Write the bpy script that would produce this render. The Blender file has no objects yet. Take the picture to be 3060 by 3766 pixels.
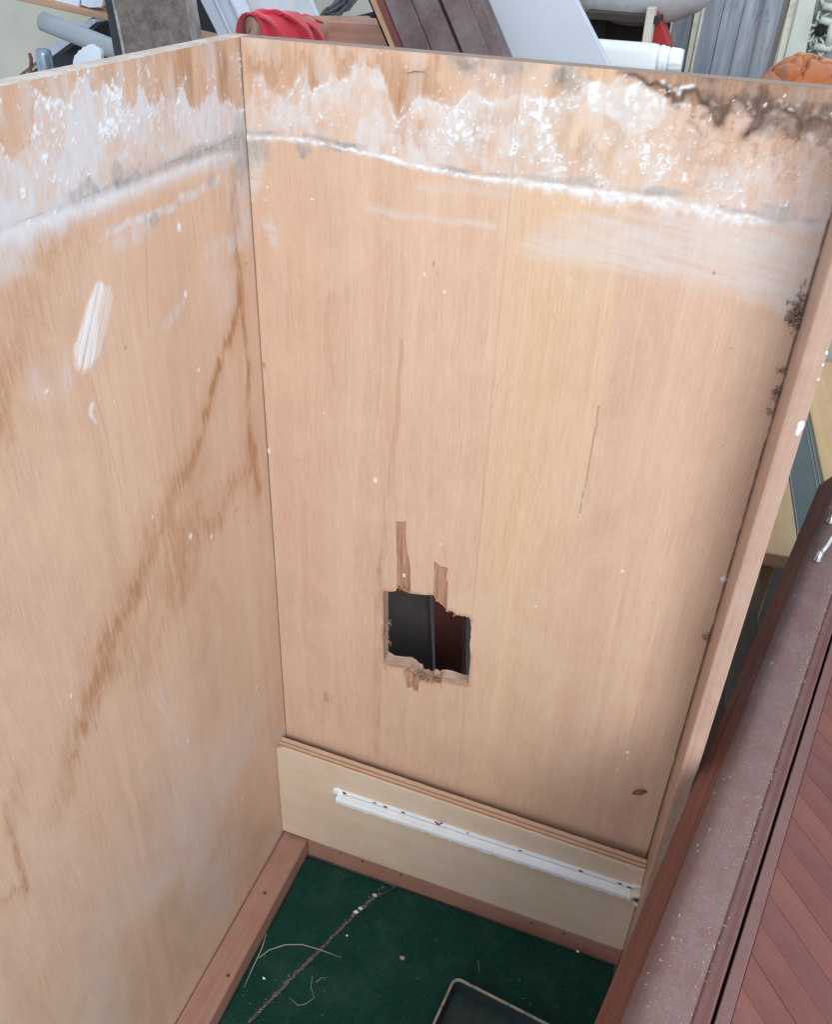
import bpy, bmesh, math, random
import numpy as np
from mathutils import Vector, Matrix
from mathutils.geometry import tessellate_polygon
random.seed(7)
SC = bpy.context.scene
COL = SC.collection

# ------------------------------------------------------------------ camera
cd = bpy.data.cameras.new("camera"); cam = bpy.data.objects.new("camera", cd); COL.objects.link(cam)
cd.lens = 31.341; cd.sensor_width = 36.0; cd.shift_y = -0.0275
cd.clip_start = 0.02; cd.clip_end = 100
cam.matrix_world = Matrix(((0.938861, -0.213417, 0.270171, 0.4394), (0.342647, 0.502467, -0.793801, -0.7628),
                           (0.033659, 0.837842, 0.544873, 1.21), (0, 0, 0, 1)))
SC.camera = cam

# ------------------------------------------------------------------ world and light
w = bpy.data.worlds.new("World"); SC.world = w; w.use_nodes = True
bgn = w.node_tree.nodes["Background"]
bgn.inputs[0].default_value = (0.74, 0.86, 1.0, 1); bgn.inputs[1].default_value = 1.50

def area_lamp(name, loc, target, sx, sy, power, color):
    l = bpy.data.lights.new(name, 'AREA'); l.shape = 'RECTANGLE'; l.size = sx; l.size_y = sy
    l.energy = power; l.color = color
    o = bpy.data.objects.new(name, l); COL.objects.link(o); o.location = loc
    o.rotation_euler = (Vector(target) - Vector(loc)).to_track_quat('-Z', 'Y').to_euler()
    return o
# daylight falling in through the open door of the shed, behind and to the right of the camera
area_lamp("daylight_doorway", (1.60, -2.9, 2.15), (0.2, 0.0, 0.65), 1.8, 1.4, 78, (1.0, 0.98, 0.95))
SC.view_settings.view_transform = 'Standard'; SC.view_settings.look = 'None'
SC.cycles.max_bounces = 6; SC.cycles.diffuse_bounces = 3; SC.cycles.glossy_bounces = 2; SC.cycles.transmission_bounces = 2
SC.view_settings.exposure = 0.0; SC.view_settings.gamma = 1.0

# ------------------------------------------------------------------ helpers
TOP = 1.1076
def link(name, me, mat=None, parent=None):
    o = bpy.data.objects.new(name, me); COL.objects.link(o)
    if mat is not None:
        me.materials.append(mat)
    if parent is not None:
        o.parent = parent
    return o
def empty(name, loc=(0, 0, 0), rz=0.0):
    o = bpy.data.objects.new(name, None); COL.objects.link(o); o.location = loc; o.rotation_euler = (0, 0, rz)
    o.empty_display_size = 0.05
    return o
def tag(o, label, cat, group=None):
    o["label"] = label; o["category"] = cat
    if group: o["group"] = group
    return o
def from_bm(name, bm, mat, parent=None, smooth=False):
    me = bpy.data.meshes.new(name); bm.normal_update(); bm.to_mesh(me); bm.free()
    if smooth:
        me.polygons.foreach_set("use_smooth", [True] * len(me.polygons))
    return link(name, me, mat, parent)
def hexa(bm, p):
    """8 corners: 4 front (loop) then the 4 behind them"""
    v = [bm.verts.new(q) for q in p]
    fs = [(0, 1, 2, 3), (7, 6, 5, 4), (0, 4, 5, 1), (1, 5, 6, 2), (2, 6, 7, 3), (3, 7, 4, 0)]
    out = [bm.faces.new([v[i] for i in f]) for f in fs]
    return out
def bev(bm, r, seg=1):
    if r > 0:
        bmesh.ops.recalc_face_normals(bm, faces=bm.faces)
        bmesh.ops.bevel(bm, geom=list(bm.edges), offset=r, segments=seg, affect='EDGES', clamp_overlap=True)
def box(name, x0, x1, y0, y1, z0, z1, mat, parent=None, r=0.0008):
    bm = bmesh.new()
    hexa(bm, [(x0, y0, z0), (x1, y0, z0), (x1, y0, z1), (x0, y0, z1), (x0, y1, z0), (x1, y1, z0), (x1, y1, z1), (x0, y1, z1)])
    bev(bm, r)
    bmesh.ops.recalc_face_normals(bm, faces=bm.faces)
    return from_bm(name, bm, mat, parent)
def slab(name, quad, thick, mat, parent=None, r=0.001, dy=0.0):
    """upright slab: quad = bottom-left, bottom-right, top-right, top-left of its front face; thickness goes to +y"""
    bm = bmesh.new()
    f = [Vector(q) + Vector((0, dy, 0)) for q in quad]
    hexa(bm, f + [q + Vector((0, thick, 0)) for q in f])
    bev(bm, r)
    bmesh.ops.recalc_face_normals(bm, faces=bm.faces)
    return from_bm(name, bm, mat, parent)
def prism(name, poly, vec, mat, parent=None, r=0.0):
    bm = bmesh.new()
    a = [bm.verts.new(p) for p in poly]; b = [bm.verts.new(Vector(p) + Vector(vec)) for p in poly]
    n = len(a)
    bm.faces.new(a); bm.faces.new(b[::-1])
    for i in range(n):
        bm.faces.new([a[i], b[i], b[(i + 1) % n], a[(i + 1) % n]])
    bmesh.ops.recalc_face_normals(bm, faces=bm.faces)
    bev(bm, r)
    return from_bm(name, bm, mat, parent)
def tube_bm(bm, path, radii, seg=10, cap=True):
    rings = []
    path = [Vector(p) for p in path]
    up = Vector((0.31, 0.17, 0.93))
    for i, p in enumerate(path):
        t = (path[min(i + 1, len(path) - 1)] - path[max(i - 1, 0)]).normalized()
        a = t.cross(up).normalized(); b = t.cross(a).normalized()
        r = radii[i] if isinstance(radii, (list, tuple)) else radii
        rings.append([bm.verts.new(p + (a * math.cos(k * 2 * math.pi / seg) + b * math.sin(k * 2 * math.pi / seg)) * r) for k in range(seg)])
    for i in range(len(rings) - 1):
        for k in range(seg):
            bm.faces.new([rings[i][k], rings[i][(k + 1) % seg], rings[i + 1][(k + 1) % seg], rings[i + 1][k]])
    if cap:
        bm.faces.new(rings[0][::-1]); bm.faces.new(rings[-1])
def tube(name, path, radii, mat, parent=None, seg=10, smooth=True):
    bm = bmesh.new(); tube_bm(bm, path, radii, seg)
    bmesh.ops.recalc_face_normals(bm, faces=bm.faces)
    return from_bm(name, bm, mat, parent, smooth)
def lathe(name, prof, mat, parent=None, seg=28, matrix=None, smooth=True):
    """profile of (radius, height) about z"""
    bm = bmesh.new(); rings = []
    for r, h in prof:
        rings.append([bm.verts.new((r * math.cos(k * 2 * math.pi / seg), r * math.sin(k * 2 * math.pi / seg), h)) for k in range(seg)])
    for i in range(len(rings) - 1):
        for k in range(seg):
            bm.faces.new([rings[i][k], rings[i][(k + 1) % seg], rings[i + 1][(k + 1) % seg], rings[i + 1][k]])
    bm.faces.new(rings[0][::-1]); bm.faces.new(rings[-1])
    if matrix is not None:
        bmesh.ops.transform(bm, matrix=matrix, verts=bm.verts)
    bmesh.ops.recalc_face_normals(bm, faces=bm.faces)
    return from_bm(name, bm, mat, parent, smooth)

# ------------------------------------------------------------------ numpy noise
def _h(ix, iy, seed):
    n = (ix.astype(np.int64) * 374761393 + iy.astype(np.int64) * 668265263 + seed * 974634777) & 0x7fffffff
    n = ((n ^ (n >> 13)) * 1274126177) & 0x7fffffff
    n = (n ^ (n >> 16)) & 0xffffff
    return n / float(0xffffff)
def vn(x, y, seed=0):
    ix = np.floor(x); iy = np.floor(y); fx = x - ix; fy = y - iy
    fx = fx * fx * (3 - 2 * fx); fy = fy * fy * (3 - 2 * fy)
    a = _h(ix, iy, seed); b = _h(ix + 1, iy, seed); c = _h(ix, iy + 1, seed); d = _h(ix + 1, iy + 1, seed)
    return (a + (b - a) * fx) * (1 - fy) + (c + (d - c) * fx) * fy
def fbm(x, y, seed=0, o=4):
    s = 0; a = 0.5; t = 0
    for i in range(o):
        s = s + a * vn(x * 2 ** i + 17.3 * i, y * 2 ** i - 9.1 * i, seed + i); t += a; a *= 0.5
    return s / t
def sst(a, b, x):
    t = np.clip((x - a) / (b - a), 0, 1); return t * t * (3 - 2 * t)
def pdist(U, V, poly, pad):
    """distance to a polyline and position along it; far vertices get 9"""
    p = np.array(poly, float)
    d = np.full(U.shape, 9.0); s = np.zeros(U.shape)
    m = (U > p[:, 0].min() - pad) & (U < p[:, 0].max() + pad) & (V > p[:, 1].min() - pad) & (V < p[:, 1].max() + pad)
    u = U[m]; v = V[m]
    dd = np.full(u.shape, 9.0); ss = np.zeros(u.shape)
    L = np.r_[0, np.cumsum(np.hypot(*np.diff(p, axis=0).T))]
    for i in range(len(p) - 1):
        a = p[i]; e = p[i + 1] - a; l2 = (e * e).sum() + 1e-12
        t = np.clip(((u - a[0]) * e[0] + (v - a[1]) * e[1]) / l2, 0, 1)
        q = np.hypot(u - a[0] - t * e[0], v - a[1] - t * e[1])
        c = q < dd; dd[c] = q[c]; ss[c] = (L[i] + t * (L[i + 1] - L[i]))[c]
    d[m] = dd; s[m] = ss / L[-1]
    return d, s
def inside(U, V, poly):
    p = np.array(poly, float); r = np.zeros(U.shape, bool); j = len(p) - 1
    for i in range(len(p)):
        c = (p[i, 1] > V) != (p[j, 1] > V)
        with np.errstate(divide='ignore', invalid='ignore'):
            xx = (p[j, 0] - p[i, 0]) * (V - p[i, 1]) / (p[j, 1] - p[i, 1]) + p[i, 0]
        r ^= c & (U < xx); j = i
    return r
def sdf(U, V, poly, pad=0.05):
    """signed distance, negative inside"""
    d, _ = pdist(U, V, list(poly) + [poly[0]], pad)
    return np.where(inside(U, V, poly), -d, d)
def stroke(U, V, poly, w0, w1, k, soft=0.5, seed=1, warp=0.0, fr=60, streak=0.0):
    """soft painted line: half-width runs w0 to w1, edges warped, broken up along the grain"""
    if warp:
        U = U + (fbm(U * fr, V * fr, seed, 3) - 0.5) * 2 * warp; V = V + (fbm(U * fr + 31, V * fr * 0.5, seed + 5, 3) - 0.5) * 2 * warp
    d, s = pdist(U, V, poly, max(w0, w1) * 2.2 + 0.002)
    ww = w0 + (w1 - w0) * s
    m = 1 - sst(ww * (1 - soft), ww * (1 + soft), d)
    if streak:
        m = m * (1 - streak + streak * 2 * sst(0.25, 0.75, fbm(U * 420, V * 26, seed + 9, 3)))
    return np.clip(m * k, 0, 1)
def blob(U, V, x, z, rx, rz, k, seed=3, rough=0.6, fr=70):
    q = np.hypot((U - x) / rx, (V - z) / rz) + (fbm(U * fr, V * fr, seed, 4) - 0.5) * 2 * rough
    return k * (1 - sst(0.55, 1.1, q))
def cmb(a, b):
    return 1 - (1 - a) * (1 - np.clip(b, 0, 1))

# ------------------------------------------------------------------ materials
def nt(name):
    m = bpy.data.materials.new(name); m.use_nodes = True
    return m, m.node_tree, m.node_tree.nodes["Principled BSDF"]
def N(t, typ, **kw):
    n = t.nodes.new(typ)
    for k, v in kw.items():
        setattr(n, k, v)
    return n
def mixc(t, fac, a, b, blend='MIX'):
    n = N(t, 'ShaderNodeMix', data_type='RGBA', blend_type=blend); n.clamp_factor = True
    for sock, val in ((n.inputs[0], fac), (n.inputs[6], a), (n.inputs[7], b)):
        if hasattr(val, 'links') or isinstance(val, bpy.types.NodeSocket):
            t.links.new(val, sock)
        elif isinstance(val, (tuple, list)):
            sock.default_value = (*val[:3], 1)
        else:
            sock.default_value = val
    return n.outputs[2]
def mth(t, op, a, b=None, c=None, clamp=False):
    n = N(t, 'ShaderNodeMath', operation=op, use_clamp=clamp)
    for i, v in enumerate((a, b, c)):
        if v is None: continue
        if isinstance(v, bpy.types.NodeSocket): t.links.new(v, n.inputs[i])
        else: n.inputs[i].default_value = v
    return n.outputs[0]
def mrange(t, v, a, b, c=0.0, d=1.0):
    n = N(t, 'ShaderNodeMapRange'); t.links.new(v, n.inputs[0])
    for i, q in zip((1, 2, 3, 4), (a, b, c, d)): n.inputs[i].default_value = q
    return n.outputs[0]
def coords(t, scale, rot=(0, 0, 0), src='Object'):
    tc = N(t, 'ShaderNodeTexCoord'); mp = N(t, 'ShaderNodeMapping')
    t.links.new(tc.outputs[src], mp.inputs[0]); mp.inputs['Scale'].default_value = scale; mp.inputs['Rotation'].default_value = rot
    return mp.outputs[0]
def noise(t, vec, scale=1.0, detail=4.0, rough=0.55, dist=0.0):
    n = N(t, 'ShaderNodeTexNoise'); n.inputs['Scale'].default_value = scale; n.inputs['Detail'].default_value = detail
    n.inputs['Roughness'].default_value = rough; n.inputs['Distortion'].default_value = dist
    if vec is not None: t.links.new(vec, n.inputs['Vector'])
    return n.outputs[0]
def bump(t, bs, h, strength=0.3, dist=0.001):
    b = N(t, 'ShaderNodeBump'); b.inputs['Strength'].default_value = strength; b.inputs['Distance'].default_value = dist
    t.links.new(h, b.inputs['Height']); t.links.new(b.outputs[0], bs.inputs['Normal'])
def setp(bs, **kw):
    for k, v in kw.items():
        bs.inputs[k.replace('_', ' ')].default_value = v

def wood(name, c1, c2, axis='z', fine=220.0, long=5.0, rough=0.55, dust=None, dustamt=0.0, bumpk=0.25, spec=0.35, blotch=0.25, patina=None, film=0.0, dsc=26):
    """plain timber: grain runs along axis; dust = pale film with its own uneven outline"""
    m, t, bs = nt(name)
    s = {'x': (long, fine, fine), 'y': (fine, long, fine), 'z': (fine, fine, long)}[axis]
    g = noise(t, coords(t, s), 1.0, 5, 0.6, 0.3)
    s2 = tuple(v * 0.16 for v in s)
    g2 = noise(t, coords(t, s2), 1.0, 3, 0.5, 0.6)
    b = noise(t, coords(t, (9, 9, 9)), 1.0, 4, 0.6)
    f = mth(t, 'ADD', mth(t, 'MULTIPLY', g, 0.55), mth(t, 'MULTIPLY', g2, 0.45))
    col = mixc(t, mrange(t, f, 0.36, 0.64), c1, c2)
    col = mixc(t, mrange(t, b, 0.35, 0.7, 0, blotch), col, tuple(v * 0.6 for v in c1))
    if patina:
        p = noise(t, coords(t, (14, 14, 14)), 1.0, 6, 0.65, 0.4)
        col = mixc(t, mrange(t, p, 0.45, 0.62, 0, 0.85), col, patina)
    if dust:
        d = noise(t, coords(t, (dsc, dsc, dsc)), 1.0, 7, 0.7)
        d2 = noise(t, coords(t, (700, 700, 700)), 1.0, 2, 0.6)
        if film > 0: dust = mixc(t, mrange(t, d2, 0.36, 0.64), tuple(v * .88 for v in dust), tuple(v * 1.08 for v in dust))
        col = mixc(t, mth(t, 'MULTIPLY', mrange(t, mth(t, 'ADD', d, mth(t, 'MULTIPLY', d2, 0.4)), 0.52, 0.86, film, 1.0), dustamt, clamp=True), col, dust)
    t.links.new(col, bs.inputs['Base Color'])
    setp(bs, Roughness=rough, Specular_IOR_Level=spec)
    bump(t, bs, f, bumpk, 0.0015)
    return m
def plain(name, c, rough=0.5, var=0.12, scale=30.0, metal=0.0, spec=0.4, dirt=None, dirtamt=0.0, bumpk=0.1, dscale=18.0):
    m, t, bs = nt(name)
    n1 = noise(t, coords(t, (scale,) * 3), 1.0, 5, 0.6)
    col = mixc(t, mrange(t, n1, 0.3, 0.7, 0, 1), tuple(v * (1 - var) for v in c), tuple(min(1, v * (1 + var)) for v in c))
    if dirt:
        n2 = noise(t, coords(t, (dscale,) * 3), 1.0, 8, 0.68)
        col = mixc(t, mrange(t, n2, 0.5, 0.68, 0, dirtamt), col, dirt)
    t.links.new(col, bs.inputs['Base Color'])
    setp(bs, Roughness=rough, Metallic=metal, Specular_IOR_Level=spec)
    n3 = noise(t, coords(t, (scale * 9,) * 3), 1.0, 3, 0.6)
    bump(t, bs, n3, bumpk, 0.001)
    return m

def panel_wood(name, wide, filmc):
    """veneered panel: grain along z, stains, paint residue and painted sheen come from the sheet's own attributes"""
    m, t, bs = nt(name)
    def vec(a, z):
        return coords(t, (a, a, z))
    A = N(t, 'ShaderNodeAttribute', attribute_name='stain'); B = N(t, 'ShaderNodeAttribute', attribute_name='residue')
    sa = N(t, 'ShaderNodeSeparateColor'); t.links.new(A.outputs['Color'], sa.inputs[0])
    sb = N(t, 'ShaderNodeSeparateColor'); t.links.new(B.outputs['Color'], sb.inputs[0])
    film, brown, mould, grey = sa.outputs[0], sa.outputs[1], sa.outputs[2], A.outputs['Alpha']
    crust, torn, tone, line = sb.outputs[0], sb.outputs[1], sb.outputs[2], B.outputs['Alpha']
    g1 = noise(t, vec(560, 24), 1, 5, 0.68, 0.2)      # pores
    g2 = noise(t, vec(46, 2.0), 1, 4, 0.55, 1.2)      # grain bands
    g3 = noise(t, vec(9, 1.0), 1, 3, 0.5, 0.5)        # broad tone
    pink = mixc(t, mrange(t, g2, 0.36, 0.66), (0.585, 0.368, 0.262), (0.660, 0.448, 0.330))
    yell = mixc(t, mrange(t, g2, 0.36, 0.66), (0.600, 0.395, 0.235), (0.672, 0.470, 0.296))
    col = mixc(t, tone, pink, yell)
    col = mixc(t, mrange(t, g3, 0.4, 0.62, 0, 0.55), col, (0.555, 0.355, 0.255))
    col = mixc(t, mrange(t, g1, 0.53, 0.66, 0, 0.32), col, (0.80, 0.60, 0.45))
    col = mixc(t, mrange(t, g1, 0.46, 0.33, 0, 0.36), col, (0.40, 0.245, 0.165))
    g5 = noise(t, vec(22, 0.5), 1, 3, 0.5)
    col = mixc(t, mrange(t, g5, 0.52, 0.62, 0, 0.30), col, (0.52, 0.325, 0.225))
    g6 = noise(t, vec(16, 11), 1, 5, 0.6, 1.0)
    col = mixc(t, mrange(t, g6, 0.42, 0.68, 0, 0.50), col, (0.67, 0.475, 0.335))
    g4 = noise(t, vec(1300, 300), 1, 2, 0.6)
    col = mixc(t, mrange(t, g4, 0.42, 0.68, 0, 0.24), col, (0.78, 0.58, 0.44))
    # growth rings: thin pale lines wandering up the veneer
    wv = N(t, 'ShaderNodeTexWave', wave_type='BANDS', bands_direction='X' if wide == 'x' else 'Y', wave_profile='SAW')
    t.links.new(coords(t, (1, 1, 0.10)), wv.inputs['Vector'])
    wv.inputs['Scale'].default_value = 9; wv.inputs['Distortion'].default_value = 3.2; wv.inputs['Detail'].default_value = 2.5
    wv.inputs['Detail Scale'].default_value = 5.5
    ring = mrange(t, wv.outputs[1], 0.93, 1.0)
    rmask = mrange(t, noise(t, vec(7, 3), 1, 2, 0.5), 0.48, 0.6)
    col = mixc(t, mth(t, 'MULTIPLY', mth(t, 'MULTIPLY', ring, rmask), 0.24), col, (0.82, 0.63, 0.47))
    for rt, k_ in (((0.55, 0.55, 0), 0.30), ((-0.8, -0.8, 0.2), 0.24), ((1.2, 1.2, 0), 0.20)):
        sc_n = noise(t, coords(t, (620, 620, 9), rt), 1, 2, 0.5, 0.15); sc_m = noise(t, coords(t, (11, 11, 11), rt), 1, 3, 0.6)
        col = mixc(t, mth(t, 'MULTIPLY', mrange(t, sc_n, 0.70, 0.76), mrange(t, sc_m, 0.52, 0.66, 0, k_)), col, (0.84, 0.68, 0.55))
    spk = noise(t, vec(420, 380), 1, 2, 0.5)
    col = mixc(t, mrange(t, spk, 0.735, 0.79, 0, 0.45), col, (0.27, 0.165, 0.11))
    n_f = noise(t, vec(150, 60), 1, 6, 0.7)
    n_s = noise(t, vec(380, 22), 1, 4, 0.65)
    torncol = mixc(t, mrange(t, n_s, 0.35, 0.65), (0.27, 0.125, 0.075), (0.50, 0.285, 0.185))
    col = mixc(t, torn, col, torncol)
    br = mth(t, 'MULTIPLY', brown, mrange(t, mth(t, 'ADD', mth(t, 'MULTIPLY', n_s, 0.7), mth(t, 'MULTIPLY', n_f, 0.3)), 0.32, 0.6, 0.45, 1.15), clamp=True)
    col = mixc(t, br, col, (0.385, 0.180, 0.075))
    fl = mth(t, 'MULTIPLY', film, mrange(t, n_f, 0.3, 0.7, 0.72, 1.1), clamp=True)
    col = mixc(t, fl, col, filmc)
    gy = mth(t, 'MULTIPLY', grey, mrange(t, n_f, 0.35, 0.6, 0.3, 1.1), clamp=True)
    col = mixc(t, gy, col, (0.30, 0.295, 0.285))
    mo = mth(t, 'MULTIPLY', mould, mrange(t, n_f, 0.3, 0.65, 0.7, 1.1), clamp=True)
    col = mixc(t, mo, col, (0.075, 0.043, 0.028))
    col = mixc(t, line, col, (0.10, 0.055, 0.035))
    cr = mth(t, 'MULTIPLY', crust, mrange(t, n_f, 0.25, 0.5, 0.75, 1.0), clamp=True)
    col = mixc(t, cr, col, (0.77, 0.79, 0.81))
    t.links.new(col, bs.inputs['Base Color'])
    r = mth(t, 'ADD', 0.38, mth(t, 'MULTIPLY', mth(t, 'MAXIMUM', mth(t, 'MAXIMUM', film, crust), mth(t, 'MAXIMUM', mould, torn)), 0.4), clamp=True)
    t.links.new(r, bs.inputs['Roughness']); setp(bs, Specular_IOR_Level=0.5)
    hgt = mth(t, 'ADD', mth(t, 'MULTIPLY', g1, 0.35), mth(t, 'MULTIPLY', mth(t, 'MULTIPLY', crust, n_f), 1.6))
    bump(t, bs, hgt, 0.22, 0.0012)
    return m

M = {}
M['main'] = panel_wood('veneer_side', 'x', (0.62, 0.575, 0.545))
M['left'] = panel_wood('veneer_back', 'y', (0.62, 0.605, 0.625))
M['edge'] = wood('panel_edge_dusty', (0.20, 0.13, 0.095), (0.32, 0.225, 0.17), 'x', 260, 9, 0.8, (0.33, 0.27, 0.24), 0.7, dsc=60)
M['edge_left'] = wood('panel_edge_pale', (0.36, 0.25, 0.175), (0.52, 0.40, 0.30), 'y', 260, 9, 0.8, (0.60, 0.57, 0.54), 0.8, dsc=60)
M['raw'] = wood('torn_core', (0.34, 0.18, 0.115), (0.56, 0.37, 0.26), 'x', 300, 40, 0.85, (0.58, 0.48, 0.41), 0.3, 0.8)
M['stile'] = wood('pink_stile', (0.40, 0.245, 0.175), (0.51, 0.335, 0.25), 'z', 240, 6, 0.5, (0.60, 0.45, 0.38), 0.35)
M['rail'] = wood('red_base_rail', (0.33, 0.155, 0.108), (0.44, 0.225, 0.162), 'y', 210, 5, 0.55, (0.46, 0.31, 0.25), 0.35)
M['rail_x'] = wood('red_base_rail_front', (0.30, 0.125, 0.08), (0.42, 0.20, 0.13), 'x', 210, 5, 0.6, (0.42, 0.28, 0.23), 0.4)
M['ply_face'] = wood('plywood_face', (0.64, 0.475, 0.325), (0.70, 0.54, 0.385), 'x', 170, 4, 0.5, (0.72, 0.66, 0.60), 0.35, 0.12, blotch=0.12)
M['ply_a'] = wood('ply_light', (0.58, 0.39, 0.265), (0.68, 0.48, 0.34), 'x', 300, 20, 0.7)
M['ply_b'] = wood('ply_dark', (0.36, 0.20, 0.125), (0.46, 0.27, 0.175), 'x', 300, 20, 0.75)
M['redwood'] = wood('red_bevel', (0.085, 0.028, 0.022), (0.21, 0.068, 0.048), 'y', 260, 5, 0.5, bumpk=0.5)
M['dustred'] = wood('dusty_red_top', (0.16, 0.06, 0.052), (0.22, 0.09, 0.08), 'y', 90, 6, 0.9, (0.205, 0.142, 0.130), 1.0, 0.9, film=0.42)
M['mould'] = wood('red_moulding', (0.16, 0.05, 0.042), (0.23, 0.085, 0.072), 'y', 120, 4, 0.6, (0.185, 0.112, 0.102), 0.75, film=0.4)
M['dstile'] = wood('red_door_stile', (0.18, 0.065, 0.056), (0.24, 0.095, 0.082), 'y', 120, 4, 0.6, (0.20, 0.122, 0.112), 0.8, film=0.5)
M['black'] = plain('black_void', (0.012, 0.011, 0.013), 0.9)
M['white_metal'] = plain('white_enamel', (0.82, 0.84, 0.85), 0.32, 0.03, 12, 0, 0.5, (0.66, 0.64, 0.60), 0.3)
M['chip'] = plain('rust_chip', (0.12, 0.07, 0.04), 0.8)
M['cream_plastic'] = plain('cream_plastic', (0.62, 0.58, 0.46), 0.4, 0.05)
M['steel'] = plain('worn_steel', (0.55, 0.54, 0.50), 0.28, 0.15, 60, 0.9)

def carpet_mat():
    m, t, bs = nt('green_carpet')
    a = noise(t, coords(t, (520, 520, 520)), 1, 3, 0.7); b = noise(t, coords(t, (22, 22, 22)), 1, 5, 0.6)
    col = mixc(t, mrange(t, a, 0.3, 0.7), (0.0045, 0.032, 0.022), (0.014, 0.082, 0.056))
    col = mixc(t, mrange(t, b, 0.4, 0.7, 0, 0.5), col, (0.008, 0.034, 0.030))
    d = noise(t, coords(t, (900, 900, 900)), 1, 2, 0.5)
    col = mixc(t, mrange(t, d, 0.70, 0.78, 0, 0.6), col, (0.11, 0.17, 0.15))
    g = noise(t, coords(t, (13, 13, 13)), 1, 6, 0.7)
    col = mixc(t, mrange(t, g, 0.50, 0.75, 0, 0.5), col, (0.055, 0.085, 0.078))
    t.links.new(col, bs.inputs['Base Color']); setp(bs, Roughness=0.95, Specular_IOR_Level=0.15)
    bump(t, bs, a, 0.8, 0.003)
    return m
M['carpet'] = carpet_mat()

# ------------------------------------------------------------------ setting: floor and back wall
fl = box('floor', -4, 4, -4, 2.0, -0.06, 0.0, plain('concrete', (0.13, 0.125, 0.12), 0.85, 0.25, 6, dirt=(0.07, 0.065, 0.06), dirtamt=0.7), None, 0)
fl["kind"] = "structure"
wl = box('wall', -4, 4, 1.62, 1.72, 0.0, 2.6, plain('cream_wall', (0.50, 0.49, 0.43), 0.8, 0.05, 3, dirt=(0.38, 0.37, 0.34), dirtamt=0.4), None, 0)
wl["kind"] = "structure"

# ------------------------------------------------------------------ the open cupboard carcass
cab = empty('cupboard', (0.25, -0.2, 0.0))
tag(cab, 'open pale wooden cupboard without a top, water stained, ragged square hole in its side', 'cupboard')
CL = Vector((0.25, -0.2, 0.0))
def kid(o):
    """parent a mesh built in world coordinates to the carcass"""
    o.parent = cab; o.matrix_parent_inverse = Matrix.Translation(-CL); return o

HOLE = [(0.144,0.5257),(0.1495,0.5268),(0.1547,0.5278),(0.1597,0.5304),(0.161,0.5338),(0.1637,0.5359),(0.1678,0.5349),(0.1699,0.5328),(0.1712,0.534),(0.1767,0.5325),(0.1848,0.5338),(0.1914,0.5352),(0.2,0.5373),(0.207,0.5393),(0.2082,0.5361),(0.2103,0.5326),(0.2133,0.5311),(0.2158,0.5287),(0.2192,0.5268),(0.222,0.5241),(0.2232,0.5199),(0.2256,0.5197),(0.2278,0.5221),(0.2307,0.5228),(0.2338,0.5201),(0.2363,0.5181),(0.2388,0.5198),(0.2418,0.5188),(0.2454,0.5203),(0.2491,0.5196),(0.2508,0.5208),(0.2532,0.5171),(0.2552,0.5019),(0.2556,0.4902),(0.2551,0.4779),(0.2574,0.4613),(0.2575,0.4364),(0.2574,0.4117),(0.2457,0.4096),(0.2319,0.4075),(0.2234,0.4067),(0.2187,0.403),(0.2151,0.4028),(0.2095,0.4014),(0.204,0.3974),(0.1996,0.3987),(0.1946,0.3994),(0.1915,0.4039),(0.1878,0.4067),(0.182,0.4104),(0.1762,0.4098),(0.1647,0.4092),(0.1531,0.4077),(0.1484,0.4073),(0.1463,0.4099),(0.1449,0.4461),(0.1448,0.4901)]
TORN = [[(0.1571,0.6299),(0.1633,0.6304),(0.169,0.6332),(0.1702,0.6034),(0.172,0.5901),(0.1752,0.5802),(0.1769,0.5585),(0.1775,0.534),(0.1699,0.5328),(0.1637,0.5359),(0.1607,0.5323),(0.1598,0.585),(0.1581,0.6076)],
        [(0.205,0.5878),(0.2083,0.5854),(0.2124,0.5826),(0.2169,0.5831),(0.2214,0.5832),(0.2206,0.5736),(0.2211,0.5643),(0.2229,0.562),(0.2231,0.5408),(0.2235,0.52),(0.2158,0.5287),(0.2103,0.5326),(0.2066,0.5396),(0.2062,0.5676)],
        [(0.1732,0.4049),(0.1753,0.3906),(0.1784,0.3761),(0.1837,0.379),(0.1867,0.3816),(0.1875,0.3739),(0.1904,0.3758),(0.1934,0.3737),(0.1939,0.3901),(0.196,0.3994),(0.1878,0.4067),(0.1805,0.411)],
        [(0.218,0.4031),(0.2218,0.398),(0.224,0.39),(0.2223,0.401),(0.2241,0.4069)]]

def spaced(bands):
    """grid lines: list of (start, end, step)"""
    out = []
    for a, b, st in bands:
        n = max(1, int(round(abs(b - a) / st)))
        out += [a + (b - a) * i / n for i in range(n)]
    out.append(bands[-1][1])
    return np.array(out)

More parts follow.
